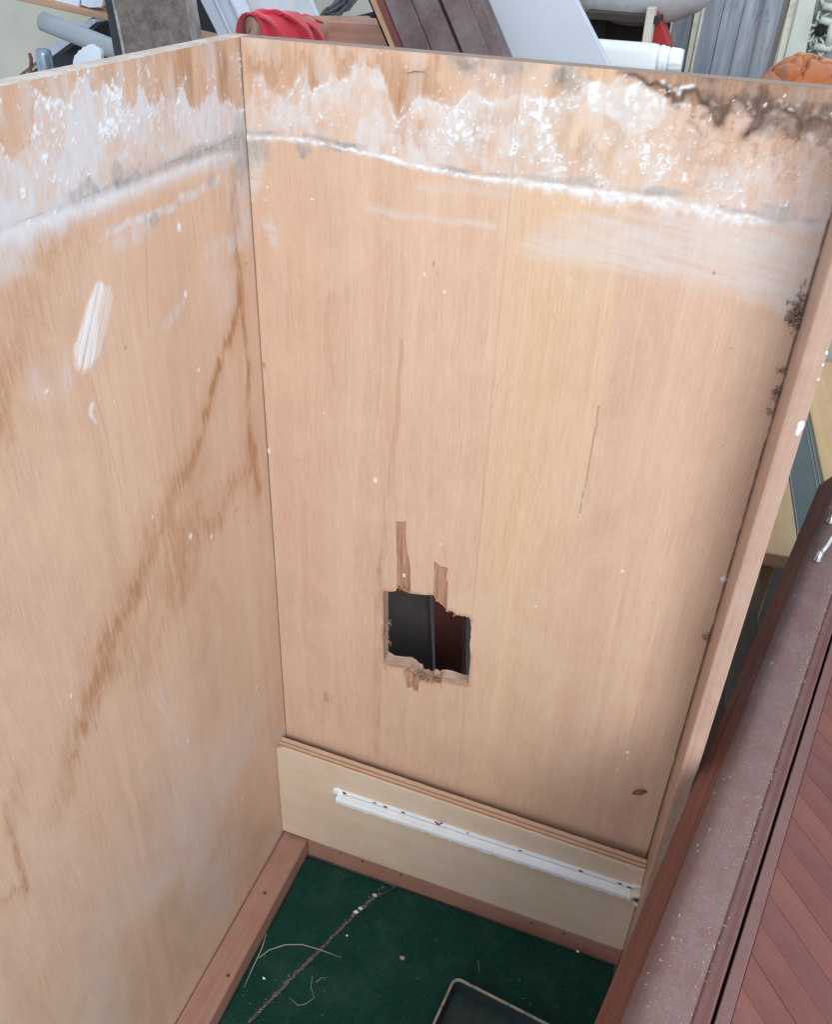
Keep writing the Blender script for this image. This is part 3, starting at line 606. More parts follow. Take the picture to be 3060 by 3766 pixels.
def fields_left(U, V):
    n1 = fbm(U * 40, V * 40, 211, 5); n2 = fbm(U * 130, V * 90, 223, 5); n3 = fbm(U * 14, V * 8, 231, 4); stk = fbm(U * 280, V * 12, 241, 4)
    Ur = U[::-1]
    d = np.array(DRIPL); o = np.argsort(d[:, 0]); c = np.array(CAULKL); oc = np.argsort(c[:, 0]); sm = np.array(SEAML); os_ = np.argsort(sm[:, 0])
    zb = np.interp(U + (fbm(U * 60, V * 30, 205, 3) - .5) * .008, d[o, 0], d[o, 1]) + (fbm(U * 150, V * 34, 261, 4) - 0.5) * 0.015 + (fbm(U * 420, V * 130, 267, 2) - .5) * .008
    zc = np.interp(U, c[oc, 0], c[oc, 1]); zs = np.interp(U, sm[os_, 0], sm[os_, 1])
    below = sst(-0.0014, 0.0014, zb - V); above = sst(-0.004, 0.002, V - zc); band = below * above
    film = band * (0.62 + 0.42 * sst(0.25, 0.7, n1)) * 0.98
    film = film * (.66 + .65 * sst(.25, .75, fbm(U * 330, V * 110, 269, 3)))
    pt = fbm(U * 40, V * 26, 265, 5)
    film = film * (0.66 + 0.42 * sst(0.43, 0.46, pt)); film = cmb(film, band * 0.35 * np.exp(-((pt - 0.445) / 0.010) ** 2))
    film = cmb(film, 0.5 * np.exp(-((zb - V) / 0.004) ** 2) * (V > zc) * sst(0.35, 0.6, n2))
    top = 1 - below
    brown = top * (0.30 + 0.45 * sst(0.4, 0.7, fbm(U * 70, V * 14, 271, 5))) * (0.5 + 0.7 * stk) * (0.55 + .45 * sst(-.30, -.10, U))
    film = cmb(film, 0.42 * top * sst(0.54, 0.72, fbm(U * 80, V * 20, 277, 4)))
    mould = top * 0.28 * sst(0.5, 0.74, fbm(U * 60, V * 22, 279, 5)) * sst(-.22, -.06, U)
    crust = np.zeros_like(U); grey = np.zeros_like(U); line = np.zeros_like(U); torn = np.zeros_like(U)
    crust = cmb(crust, 0.75 * np.exp(-((zb - V - .0012) / 0.0012) ** 2) * sst(0.52, 0.68, fbm(U * 110, V * 110, 263, 3)) * (V > zc))
    dens = 0.10 + 0.06 * band
    for (x, z), r, k in zip([(-0.2514,1.1049),(-0.2369,1.1011),(-0.2686,1.0847),(-0.2606,1.0939),(-0.1906,1.0823),(-0.1814,1.0744),(-0.2716,1.0667),(-0.1467,1.0932),(-0.0958,1.0796),(-0.0095,1.0766),(-0.0065,1.0964),(-0.1303,1.0685),(-0.2314,1.0609),(-0.1942,1.0679),(-0.2559,1.0503)], (.012, .012, .014, .012, .016, .016, .012, .01, .01, .012, .014, .014, .012, .012, .01), (.34, .34, .36, .3, .3, .3, .26, .3, .28, .28, .28, .26, .2, .24, .2)):
        dens = dens + k * np.exp(-(((U - x) / r) ** 2 + ((V - z) / (r * 1.5)) ** 2))
    fl = fbm(U * 300, V * 200, 283, 4); rg = 1 - np.abs(2 * fbm(U * 120, V * 80, 285, 4) - 1)
    dn = np.clip(dens - 0.15, 0, 1) * 1.05 * sst(0.25, 0.65, n1 * .6 + n2 * .4)
    crust = cmb(crust, sst(0.93, 0.985, rg) * np.clip(dn * 3.2, 0, 0.95) * sst(.4, .6, n2))
    crust = cmb(crust, sst(0.76, 0.86, fl + dn * 0.40) * (V > zc) * 0.9)
    film = cmb(film, np.clip(dn * 0.8, 0, .6))
    dz = V - zc
    cw = np.exp(-(np.clip(-dz, 0, 9) / (0.0035 + .008 * fbm(U * 50, V * 5, 295, 4))) ** 2) * (1 - sst(0.0, 0.006, dz + (n2 - .5) * .004)) * sst(0.02, -0.02, U + 0.02)
    crust = cmb(crust, cw * (0.18 + 0.5 * n2) * (.5 + fbm(U * 240, V * 8, 289, 3))); film = cmb(film, 0.7 * np.exp(-(np.abs(dz) / 0.008) ** 2) * (.5 + .8 * fbm(U * 300, V * 20, 297, 3)))
    ds = V - zs
    film = film * (1 - 0.55 * ((V < zs) & (V > zc)) * sst(-.21, -.13, U))
    grey = cmb(grey, np.exp(-((ds + .002) / 0.0055) ** 2) * (0.25 + 0.6 * sst(0.42, 0.62, fbm(U * 30, V * 10, 291, 4))))
    line = cmb(line, 0.36 * np.exp(-((ds + (n2 - .5) * .002) / 0.0006) ** 2) * sst(.42, .56, fbm(U * 34, V * 2, 293, 3)))
    for (x, z), rx, rz, k in zip([(-0.2404,1.0276),(-0.1756,1.0248),(-0.1951,1.0338),(-0.086,1.0259),(-0.0401,1.0214),(-0.1561,0.9901),(-0.1178,0.9927),(-0.0653,0.9991),(-0.0098,1.0182),(-0.0083,1.0082),(-0.2244,1.0281)], (.02, .02, .008, .02, .03, .007, .005, .008, .02, .02, .01), (.010, .010, .01, .009, .014, .007, .005, .006, .03, .03, .01), (.5, .6, .5, .8, .55, .7, .6, .5, .45, .5, .5)):
        grey = cmb(grey, blob(U, V, x, z, rx, rz, k, 217, 0.6, 140))
    for pl, w0, w1, k, sd in (([(-0.2147,0.9933),(-0.1932,0.9933),(-0.162,0.9929),(-0.1164,0.994),(-0.0788,0.9962),(-0.0547,0.9988)], .003, .004, .65, 1), ([(-0.0359,1.0138),(-0.0244,0.9976),(-0.023,0.9686),(-0.0157,0.9369)], .022, .014, .5, 2),
                              ([(-0.2102,0.9884),(-0.1844,0.9872),(-0.1603,0.9906)], .012, .006, .4, 3), ([(-0.3342,1.0212),(-0.2996,1.0174),(-0.2641,1.015)], .016, .010, .5, 4), ([(-0.3167,1.0161),(-0.314,1.0077),(-0.3054,0.9999)], .03, .01, .4, 5),
                              ([(-0.0777,0.9424),(-0.0582,0.9384),(-0.0382,0.9325)], .010, .010, .45, 6), ([(-0.0667,0.9082),(-0.0594,0.8887)], .022, .018, .28, 7), ([(-0.1573,0.8991),(-0.1419,0.9021),(-0.1283,0.9095)], .005, .004, .5, 8),
                              ([(-0.2301,1.0782),(-0.2228,1.0932),(-0.2122,1.1047)], .010, .006, .45, 9), ([(-0.3147,0.9162),(-0.2897,0.9094)], .014, .014, .25, 10)):
        q = stroke(U, V, pl, w0, w1, 1, 0.6, sd, 0.006, 45); sx = fbm(U * 200, V * 60, 300 + sd, 4)
        film = cmb(film, q * k * (0.4 + 0.95 * sst(.3, .7, sx)))
    # white scouring marks
    for pl, w0, w1, k in (([(-0.2354,0.9585),(-0.2475,0.9431),(-0.2628,0.915)], .0055, .012, 1.0), ([(-0.2268,0.951),(-0.2355,0.9355),(-0.2506,0.913)], .007, .006, .5), ([(-0.2482,0.9403),(-0.2649,0.9283),(-0.2708,0.923)], .004, .004, .4)):
        q = stroke(U, V, pl, w0, w1, 1.0, 0.35, 5, 0.002, 60)
        th = math.atan2(pl[-1][1] - pl[0][1], pl[-1][0] - pl[0][0]); a = U * math.cos(th) + V * math.sin(th); b = -U * math.sin(th) + V * math.cos(th)
        sx = fbm(a * 14, b * 700, 333, 3)
        crust = cmb(crust, q * k * sst(.30, .58, sx + 0.20 * k - .12) * .85)
    crust = cmb(crust, stroke(U, V, [(-0.2657,0.8731),(-0.2679,0.8665),(-0.2652,0.8566)], .003, .0012, .55, .4, 6, .002, 120))
    # the big forked water stain
    for pl, w0, w1, k, wp in (([(-0.0327,0.9793),(-0.029,0.9572),(-0.033,0.931),(-0.0315,0.9098),(-0.0342,0.8738),(-0.0544,0.8514),(-0.0805,0.8257),(-0.1026,0.8007),(-0.1213,0.7743),(-0.1465,0.7494)], .0045, .0075, .62, .004),
                              ([(-0.1465,0.7494),(-0.1825,0.7341),(-0.2092,0.7121),(-0.2362,0.6868),(-0.2596,0.6754),(-0.2902,0.655),(-0.3089,0.6461),(-0.3228,0.6287)], .012, .014, .50, .010),
                              ([(-0.2947,0.6536),(-0.3164,0.6246),(-0.3402,0.6081),(-0.3646,0.5881),(-0.3803,0.5695),(-0.3934,0.5507)], .018, .012, .46, .012),
                              ([(-0.0301,0.9017),(-0.0301,0.85),(-0.0276,0.7982),(-0.0354,0.7571),(-0.0337,0.7093)], .0040, .0055, .66, .003),
                              ([(-0.0337,0.7093),(-0.0318,0.6762),(-0.027,0.6453)], .009, .011, .58, .008),
                              ([(-0.0476,0.6854),(-0.0837,0.6897),(-0.1072,0.6656),(-0.147,0.6725)], .012, .014, .36, .010),
                              ([(-0.158,0.6893),(-0.1856,0.6708),(-0.1868,0.6309),(-0.2024,0.6379)], .022, .020, .30, .014),
                              ([(-0.1643,0.7272),(-0.199,0.7163),(-0.2236,0.6888),(-0.2237,0.6305),(-0.2566,0.5969)], .030, .034, .22, .016),
                              ([(-0.1661,0.6473),(-0.1458,0.5542),(-0.1713,0.5205)], .016, .020, .14, .012),
                              ([(-0.4437,0.6045),(-0.4474,0.5817),(-0.4456,0.5614),(-0.4479,0.538),(-0.4487,0.5115),(-0.4517,0.4931)], .003, .004, .5, .003),
                              ([(-0.4501,0.5107),(-0.4636,0.5135),(-0.4832,0.5236)], .004, .006, .35, .004),
                              ([(-0.2708,1.0067),(-0.2827,0.9927),(-0.2931,0.9838),(-0.312,0.978)], .012, .018, .28, .012), ([(-0.3004,0.9656),(-0.3051,0.956),(-0.3323,0.9472),(-0.3559,0.9293)], .014, .022, .30, .014),
                              ([(-0.3559,0.9293),(-0.352,0.913),(-0.3547,0.892)], .012, .010, .34, .008), ([(-0.252,1.0082),(-0.258,1.0016)], .010, .006, .24, .006),
                              ([(-0.0284,1.0082),(-0.0265,0.9839),(-0.0363,0.9575),(-0.0343,0.9328)], .006, .006, .5, .004), ([(-0.4264,0.6057),(-0.4313,0.574)], .012, .012, .2, .01)):
        fz = (fbm(U * 700, V * 6, 355, 3) - .5) * (.012 + w0 * 1.2)
        q = .72 * stroke(U, V + fz, pl, w0 * .8, w1 * .8, k, 0.8, 17, wp, 42) + .26 * stroke(U, V + fz, pl, w0 * 2.0, w1 * 2.0, k, 1.0, 18, wp, 30)
        q = q * (.68 + .55 * sst(.3, .65, fbm(U * 26, V * 26, 357, 4)))
        rag = sst(.30, .62, fbm(U * 380, V * 60, 351, 4) * .6 + fbm(U * 120, V * 90, 353, 4) * .4)
        brown = cmb(brown, q * (0.62 + 0.95 * rag))
        # darker tide rim
    for pl in ([(-0.1693,0.9713),(-0.179,0.9343),(-0.1834,0.9023)], [(-0.166,0.8214),(-0.1674,0.7924),(-0.1634,0.7484),(-0.1643,0.7272)], [(-0.2605,0.893),(-0.255,0.8389),(-0.2479,0.7607)], [(-0.1554,1.0428),(-0.1579,1.028)], [(-0.1659,0.9946),(-0.1687,0.9724)], [(-0.1001,0.976),(-0.1003,0.9422)]):
        line = cmb(line, stroke(U, V, pl, .0009, .0006, .30, .5, 15, .002, 30) * .7)
    for (x, z), rx, rz, k in zip([(-0.2155,0.9014),(-0.0159,0.9087),(-0.0523,0.6221),(-0.0735,0.6513)], (.0025, .0015, .003, .006), (.002, .002, .003, .002), (.7, .7, .6, .5)):
        line = cmb(line, blob(U, V, x, z, rx, rz, k * .6, 47, .4, 200))
    # long pale sander scratches low down
    for i, pl in enumerate(([(-0.26,0.5636),(-0.2379,0.4874),(-0.2296,0.4352)], [(-0.2483,0.5552),(-0.2296,0.4728),(-0.2252,0.4175)], [(-0.2492,0.3957),(-0.2429,0.2853),(-0.2301,0.1635)], [(-0.231,0.3031),(-0.222,0.2338),(-0.2092,0.1752)], [(-0.2907,0.214),(-0.279,0.1451),(-0.2635,0.0839)], [(-0.2727,0.6469),(-0.2685,0.5981),(-0.2701,0.5487)])):
        film = cmb(film, stroke(U, V, pl, .0022, .0014, .20, .7, 50 + i, .002, 30, .6))
    for (x, z), r in zip(SPOTS_L, (.0042, .0034, .002, .0036, .0026, .0026, .0026, .0024, .0012, .002, .0016, .002)):
        r = r * .8; q = np.hypot((U - x) / r, (V - z) / (r * 1.4)) + (n2 - .5) * .9
        crust = cmb(crust, (1 - sst(.7, 1.05, q)) * 0.75)
    crust = cmb(crust, 0.75 * sst(0.90, 0.94, fbm(U * 230, V * 170, 361, 2)) * sst(.93, 1.0, V))
    film = cmb(film, 0.34 * sst(.62, .20, V) * sst(.30, .65, fbm(U * 9, V * 9, 371, 4)))  # cool sheen on the lower panel, painted in through the pale film mask
    tone = 0.30 + (n3 - .5) * .6
    line = cmb(line, 0.5 * np.exp(-(U / 0.0007) ** 2))
    return (film, brown, mould, grey), (crust, torn, tone, line), crust * 0.00035 + (n3 - .5) * .0006

bk = box('back_panel', -0.019, -0.0006, -0.86, 0.019, 0.004, TOP, M['edge_left'], None, 0.0004); kid(bk)
YS = spaced([(-0.86, -0.56, .006), (-0.56, -0.30, .0021), (-0.30, -0.0, .00150)])
ZL = spaced([(0.004, 0.30, .004), (0.30, 0.75, .0022), (0.75, 0.88, .0018), (0.88, TOP, .00125)])
ym = -0.153
for lo, hi in ((-0.86, ym), (ym, 0.0)):
    a = np.searchsorted(YS, lo); b = np.searchsorted(YS, hi)
    ys = YS[:b + 1] if lo < -.8 else YS[b * 0 + a:]
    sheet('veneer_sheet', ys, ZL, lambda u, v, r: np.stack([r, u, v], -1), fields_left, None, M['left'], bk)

# front stile, its scars
st = box('front_stile', 0.5112, 0.5275, -0.0807, 0.019, 0.0, TOP + 0.0006, M['stile'], None, 0.0012); kid(st)
bpy.context.view_layer.update()
for (x, z), rr in zip([(0.5245,0.8766),(0.5239,0.871),(0.5288,0.9397),(0.5291,0.9298),(0.5301,0.9175)], (.0034, .0026, .0012, .001, .001)):
    q = Matrix.Translation((min(x, .5268), -.0806, z)) @ Vector((0, -1, 0)).to_track_quat('Z', 'Y').to_matrix().to_4x4() @ Matrix.Diagonal((.8, 1.5, 1, 1))
    o = lathe('paint_chip', [(rr, 0), (rr * .9, .0004), (rr * .4, .0007)], M['white_metal'], None, 9, q); o.parent = st; o.matrix_parent_inverse = st.matrix_world.inverted()
# base rails
r1 = box('base_rail', 0.0012, 0.0405, -0.80, -0.0215, 0.0, 0.0328, M['rail'], None, 0.0018); kid(r1)
r2 = box('base_rail', 0.0412, 0.511, -0.0300, -0.0015, 0.0, 0.0365, M['rail_x'], None, 0.0012); kid(r2)
def nail(x, y, z, nrm, par, r=0.0022):
    q = Vector(nrm).to_track_quat('Z', 'Y').to_matrix().to_4x4(); q.translation = Vector((x, y, z))
    o = lathe('nail', [(r, 0.0), (r * 1.02, 0.0003), (r * .6, 0.0006)], M['chip'], None, 10, q); o.parent = par; o.matrix_parent_inverse = par.matrix_world.inverted(); return o
bpy.context.view_layer.update()
for x, y in [(0.022,-0.1273),(0.0324,-0.247)]: nail(x, y, 0.0328, (0, 0, 1), r1, .0024)
for x, z in [(0.0945,0.0327),(0.1306,0.0343),(0.1907,0.033),(0.3855,0.0285),(0.431,0.0431)]: nail(x, -0.0300, min(z, .031), (0, -1, 0), r2, .0022)

# ---- plywood drawer board with its roller runner
BY0, BY1 = -0.0304, -0.0125
BZ0, BZ1 = 0.0392, 0.2245
ply = empty('plywood_board', (0, 0, 0)); kid(ply); ply.matrix_parent_inverse = Matrix.Translation(-CL)
bl = [(-0.0304, -0.0268, 'ply_face'), (-0.0266, -0.0238, 'ply_b'), (-0.0237, -0.0207, 'ply_a'), (-0.0206, -0.0178, 'ply_b'), (-0.0177, -0.0125, 'ply_a')]
for i, (a, b, mk) in enumerate(bl):
    bm = bmesh.new()
    n = 60; x0 = 0.0006; x1 = 0.5105
    zt = BZ1 - (0.0002, 0.0009, 0.0003, 0.0010, 0.0)[i]
    F = []
    for k in range(n + 1):
        x = x0 + (x1 - x0) * k / n
        z = zt - 0.0095 * k / n + random.uniform(-.00035, .00035) - (0.004 if k == 0 and i == 0 else 0)
        F.append([bm.verts.new(q) for q in ((x, a, BZ0), (x, a, z), (x, b, z), (x, b, BZ0))])
    for k in range(n):
        for c in range(4):
            bm.faces.new([F[k][c], F[k][(c + 1) % 4], F[k + 1][(c + 1) % 4], F[k + 1][c]])
    bm.faces.new(F[0]); bm.faces.new(F[-1][::-1])
    bmesh.ops.recalc_face_normals(bm, faces=bm.faces)
    from_bm('ply_layer', bm, M[mk], ply)
run = empty('drawer_runner', (0, 0, 0)); kid(run)
ra, rb = [(0.0933,0.171),(0.5058,0.1753)]
RU = Vector((rb[0] - ra[0], 0, rb[1] - ra[1])); RLn = RU.length; RU.normalize(); RV = Vector((-RU.z, 0, RU.x))
R0 = Vector((ra[0], -0.0304, ra[1]))
def rp(u, v, y): return R0 + RU * u + RV * v + Vector((0, y, 0))
def runner_bm(prof, u0, u1, ragged=0):
    bm = bmesh.new(); n = 90; F = []
    for k in range(n + 1):
        u = u0 + (u1 - u0) * k / n
        F.append([bm.verts.new(rp(u, v + (random.uniform(-.0022, .0008) if j in ragged else 0), y)) for j, (v, y) in enumerate(prof)])
    m = len(prof)
    for k in range(n):
        for c in range(m):
            bm.faces.new([F[k][c], F[k][(c + 1) % m], F[k + 1][(c + 1) % m], F[k + 1][c]])
    bm.faces.new(F[0][::-1]); bm.faces.new(F[-1])
    bmesh.ops.recalc_face_normals(bm, faces=bm.faces)
    return bm
# flange against the board, then the ledge the drawer rolled on
from_bm('flange', runner_bm([(0.0076, -0.0002), (0.0076, -0.0016), (-0.001, -0.0016), (-0.001, -0.0002)], 0, RLn, ()), M['white_metal'], run)
from_bm('ledge', runner_bm([(0.0006, -0.0017), (0.0010, -0.0105), (-0.0026, -0.0120), (-0.0085, -0.0116), (-0.0090, -0.0106), (-0.0035, -0.0104), (-0.0010, -0.0017)], 0.0015, RLn - .004, (3, 4)), M['white_metal'], run)
from_bm('shadow_strip', runner_bm([(0.0017, -0.0017), (0.0017, -0.0021), (0.0007, -0.0021), (0.0007, -0.0017)], .004, RLn - .01, (0,)), plain('runner_shadow', (0.50, 0.47, 0.44), .8), run)  # thin darker strip painted in for the shadow line between flange and ledge
q = Vector((0, -1, 0)).to_track_quat('Z', 'Y').to_matrix().to_4x4(); q.translation = rp(RLn + .004, -0.0045, -0.0002)
lathe('roller', [(.0118, 0), (.0118, .011), (.0106, .0130), (.0068, .0132), (.0060, .0100), (.0050, .0098), (.0050, .0104), (.001, .0104)], M['cream_plastic'], run, 28, q)
bm = bmesh.new(); hexa(bm, [rp(RLn - .012, -.010, -.0014), rp(RLn + .016, -.014, -.0014), rp(RLn + .017, .0095, -.0014), rp(RLn - .006, .0115, -.0014)] + [rp(RLn - .012, -.010, -.0002), rp(RLn + .016, -.014, -.0002), rp(RLn + .017, .0095, -.0002), rp(RLn - .006, .0115, -.0002)])
bmesh.ops.recalc_face_normals(bm, faces=bm.faces); from_bm('end_plate', bm, M['white_metal'], run)
q = Vector((0, -1, 0)).to_track_quat('Z', 'Y').to_matrix().to_4x4(); q.translation = rp(RLn + .004, -0.0045, -0.0105)
lathe('axle', [(.0048, 0), (.0048, .0002), (.003, .0004)], M['chip'], run, 16, q)
for u, v, rr in ((.010, .004, .0028), (.056, .0045, .0018), (.072, .0035, .0022), (.098, .0040, .0020), (.19, .0052, .0014), (.262, .0044, .0018), (.342, .0035, .0020), (.392, .0040, .0020), (.404, .0022, .0024)):
    q = Matrix.Translation(rp(u, v, -0.0015)) @ Vector((0, -1, 0)).to_track_quat('Z', 'Y').to_matrix().to_4x4() @ Matrix.Diagonal((1.5, .8, 1, 1))
    lathe('slot', [(rr, 0), (rr, .0003), (rr * .5, .0004)], M['chip'], run, 10, q)
q = Vector((0, -1, 0)).to_track_quat('Z', 'Y').to_matrix().to_4x4(); q.translation = rp(.0005, 0.0005, -0.0001)
lathe('rounded_end', [(.0088, 0), (.0088, .0017), (.0070, .0026), (.002, .003)], M['white_metal'], run, 24, q)
sc_ = tube('snapped_clip', [rp(.143, .006, -.001), rp(.150, .0085, -.006), rp(.152, .013, -.0075), rp(.156, .014, -.005)], [.0008, .001, .001, .0006], M['chip'], run, 6)

# ------------------------------------------------------------------ green carpet, two pieces that no longer meet
SEAM = [(0.1857,0.015),(0.1735,-0.0234),(0.1605,-0.0634),(0.1451,-0.0968),(0.1315,-0.132),(0.1169,-0.1712),(0.1048,-0.2003),(0.0926,-0.2354),(0.0755,-0.2804),(0.0548,-0.3351)]
def carpet(name, poly, label):
    xs = [p[0] for p in poly]; ys = [p[1] for p in poly]
    us = np.arange(min(xs), max(xs), .0035); vs = np.arange(min(ys), max(ys), .0035)
    U, V = np.meshgrid(us, vs); nv, nu = U.shape; U = U.ravel(); V = V.ravel()
    i = np.arange(nv * nu).reshape(nv, nu)
    q = np.stack([i[:-1, :-1], i[:-1, 1:], i[1:, 1:], i[1:, :-1]], -1).reshape(-1, 4)
    k = inside(U[q].mean(1), V[q].mean(1), poly); q0 = q; q = q[k]
    rim = np.intersect1d(np.unique(q0[~k]), np.unique(q)); bu = U[rim].copy(); bv = V[rim].copy(); best = np.full(len(rim), 9.0); xu, xv = bu.copy(), bv.copy()
    for a, b in zip(poly, poly[1:] + poly[:1]):
        ex_, ey_ = b[0] - a[0], b[1] - a[1]; t = np.clip(((bu - a[0]) * ex_ + (bv - a[1]) * ey_) / (ex_ * ex_ + ey_ * ey_ + 1e-12), 0, 1)
        x = a[0] + t * ex_; y = a[1] + t * ey_; d = np.hypot(x - bu, y - bv); c = d < best; best[c] = d[c]; xu[c] = x[c]; xv[c] = y[c]
    jit = (fbm(bu * 300, bv * 300, 403, 2) - .5) * .0016
    U[rim] = xu + jit; V[rim] = xv + jit
    used = np.unique(q); mp = np.full(len(U), -1); mp[used] = np.arange(len(used)); q = mp[q]
    z = 0.0035 + 0.0018 * fbm(U * 9, V * 9, 411, 3) + .0006 * fbm(U * 200, V * 200, 413, 2)
    me = bpy.data.meshes.new(name); me.from_pydata(np.stack([U, V, z], -1)[used].tolist(), [], q.tolist())
    me.polygons.foreach_set('use_smooth', [True] * len(me.polygons))
    o = link(name, me, M['carpet']); sol = o.modifiers.new('pile', 'SOLIDIFY'); sol.thickness = .003; sol.offset = -1
    return tag(o, label, 'carpet')
SL = [(x - .0022, y + .0022) for x, y in SEAM]; SR = [(x + .0022, y - .0022) for x, y in SEAM]
carpet('carpet', [(0.0425, -.032), (SL[0][0], -.032)] + [p for p in SL if p[1] < -.034] + [(0.0425, SL[-1][1])], 'narrow strip of dark green carpet between the red base rail and the frayed gap')
carpet('carpet', [(SR[0][0], -.032)] + [p for p in SR if p[1] < -.034] + [(SR[-1][0], -.86), (.508, -.86), (.508, -.032)], 'larger piece of dark green carpet holding the black tray')
# crumbs and fluff caught in the gap
bm = bmesh.new()
S_ = [Vector((x, y, 0)) for x, y in SEAM]
for i in range(2600):
    k = random.random() * (len(S_) - 1); a = S_[int(k)].lerp(S_[int(k) + 1], k % 1)
    c = a + Vector((random.gauss(0, .0020), random.gauss(0, .0020), .0025 + random.random() * .003))
    r = random.choice((.0005, .0007, .0009, .0013))
    vs = [bm.verts.new(c + Vector((random.uniform(-r, r), random.uniform(-r, r), random.uniform(-r, r) * .7))) for _ in range(4)]
    for f in ((0, 1, 2), (0, 1, 3), (0, 2, 3), (1, 2, 3)):
        ff = bm.faces.new([vs[j] for j in f])
o = from_bm('crumbs', bm, plain('gap_crumbs', (0.27, 0.23, 0.18), 0.9, 0.9, 260)); o["kind"] = "stuff"; o["label"] = 'brown crumbs and grit in the gap between the carpet pieces'; o["category"] = 'crumbs'
bm = bmesh.new()
for i in range(420):
    x = random.uniform(.045, .5); y = random.uniform(-.5, -.035); r = random.choice((.0003, .0004, .0005, .0009))
    c = Vector((x, y, .0065))
    vs = [bm.verts.new(c + Vector((random.uniform(-r, r), random.uniform(-r, r), random.uniform(-r, r) * .5))) for _ in range(4)]
    for f in ((0, 1, 2), (0, 1, 3), (0, 2, 3), (1, 2, 3)): bm.faces.new([vs[j] for j in f])
o = from_bm('specks', bm, plain('pale_specks', (0.50, 0.48, 0.42), 0.9, 0.4, 300)); o["kind"] = "stuff"; o["label"] = 'pale dust specks scattered over the green carpet'; o["category"] = 'dust'
# single paint chips
WP = plain('paint_flake', (0.82, 0.82, 0.80), 0.6, 0.05)
def flake(x, y, r, label, mat):
    bm = bmesh.new(); n = 7; top = []; bot = []
    for k in range(n):
        a = k * 2 * math.pi / n; q = r * random.uniform(.6, 1.15)
        top.append(bm.verts.new((x + q * math.cos(a), y + q * .7 * math.sin(a), .0075 + random.uniform(0, .0012)))); bot.append(bm.verts.new((x + q * .9 * math.cos(a), y + q * .6 * math.sin(a), .0058)))
    bm.faces.new(top); bm.faces.new(bot[::-1])
    for k in range(n): bm.faces.new([top[k], bot[k], bot[(k + 1) % n], top[(k + 1) % n]])
    bmesh.ops.recalc_face_normals(bm, faces=bm.faces)
    return tag(from_bm('paint_flake', bm, mat), label, 'paint flake')
for (x, y), r, lb, mt in zip([(0.1465,-0.0923),(0.1513,-0.0848),(0.1621,-0.0591),(0.0696,-0.222),(0.1488,-0.1282),(0.4545,-0.0343),(0.2319,-0.13)], (.0036, .0036, .0042, .0022, .0018, .0026, .0042),
        ('white paint flake in the carpet gap, nearer the camera of the touching pair', 'white paint flake in the carpet gap, farther of the touching pair', 'cream flake at the far end of the carpet gap by the plywood board',
         'small white flake on the narrow carpet strip', 'tiny pale flake just right of the middle of the carpet gap', 'white flake on the carpet near the dark red wood', 'brownish flake lying alone left of the black tray'),
        (WP, WP, M['cream_plastic'], WP, WP, WP, plain('brown_flake', (0.36, 0.30, 0.24), .8))):
    flake(x, y, r, lb, mt)
STRAW = plain('dry_straw', (0.55, 0.50, 0.38), 0.6, 0.1)
def straw(pts_, hs, r, label):
    P = [Vector((x, y, h)) for (x, y), h in zip(pts_, hs)]
    o = tube('straw', P, [r] * (len(P) - 1) + [r * .4], STRAW, None, 6); tag(o, label, 'straw')
straw([(0.0508,-0.2015),(0.0609,-0.1896),(0.0789,-0.1766),(0.0992,-0.1679),(0.1214,-0.163),(0.1544,-0.1599)], (.010, .016, .019, .018, .013, .008), .00042, 'long arched dry straw lying across the carpet gap')
straw([(0.0529,-0.1801),(0.0553,-0.1986),(0.0531,-0.221),(0.0513,-0.2434)], (.036, .03, .02, .009), .00038, 'straight dry straw leaning on the red base rail')
straw([(0.1284,-0.1966),(0.1329,-0.2101),(0.1429,-0.2212),(0.1363,-0.2318),(0.1274,-0.2375),(0.1117,-0.2321)], (.008,) * 6, .00026, 'thin bent straw in a hook shape on the carpet')
straw([(0.1368,-0.2018),(0.1403,-0.1947),(0.1484,-0.1908)], (.008,) * 3, .00024, 'short curled straw beside the hooked one')
straw([(0.3295,-0.0962),(0.336,-0.1127)], (.008,) * 2, .00035, 'short straight straw on the carpet above the black tray')

# ------------------------------------------------------------------ shallow black tray frame
tr = empty('tray', (0, 0, 0)); tag(tr, 'shallow black tray with a chipped pale rim on the green carpet', 'tray')
t0, t1, t2 = [Vector((x, y, 0)) for x, y in [(0.3082,-0.1391),(0.3007,-0.2068),(0.4598,-0.1457)]]
ey = (t1 - t0).normalized(); ex = (t2 - t0).normalized(); ex = (ex - ey * ex.dot(ey)).normalized()
def round_rect(w_, h_, r, n=7):
    p = []
    for cx, cy, a0 in ((r, r, 180), (w_ - r, r, 270), (w_ - r, h_ - r, 0), (r, h_ - r, 90)):
        for k in range(n + 1):
            a = math.radians(a0 + 90 * k / n); p.append((cx + r * math.cos(a), cy + r * math.sin(a)))
    return p
W_, H_ = 0.205, 0.26
def ring(off, z, r):
    return [t0 + ex * (x + off) + ey * (y + off) + Vector((0, 0, z)) for x, y in round_rect(W_ - 2 * off, H_ - 2 * off, r)]
def loft(name, rings, mat, parent, closed=True, smooth=False):
    bm = bmesh.new(); V_ = [[bm.verts.new(p) for p in r] for r in rings]; n = len(V_[0])
    for i in range(len(V_) - (0 if closed else 1)):
        a = V_[i]; b = V_[(i + 1) % len(V_)]
        for k in range(n): bm.faces.new([a[k], a[(k + 1) % n], b[(k + 1) % n], b[k]])
    bmesh.ops.recalc_face_normals(bm, faces=bm.faces)
    return from_bm(name, bm, mat, parent, smooth)
TB = plain('tray_black', (0.030, 0.036, 0.044), 0.38, 0.3, 40, 0, 0.5, (0.075, 0.085, 0.10), 0.5)
loft('wall', [ring(0, .006, .011), ring(0, .0285, .011), ring(.0030, .0285, .0085), ring(.0055, .006, .007)], TB, tr)
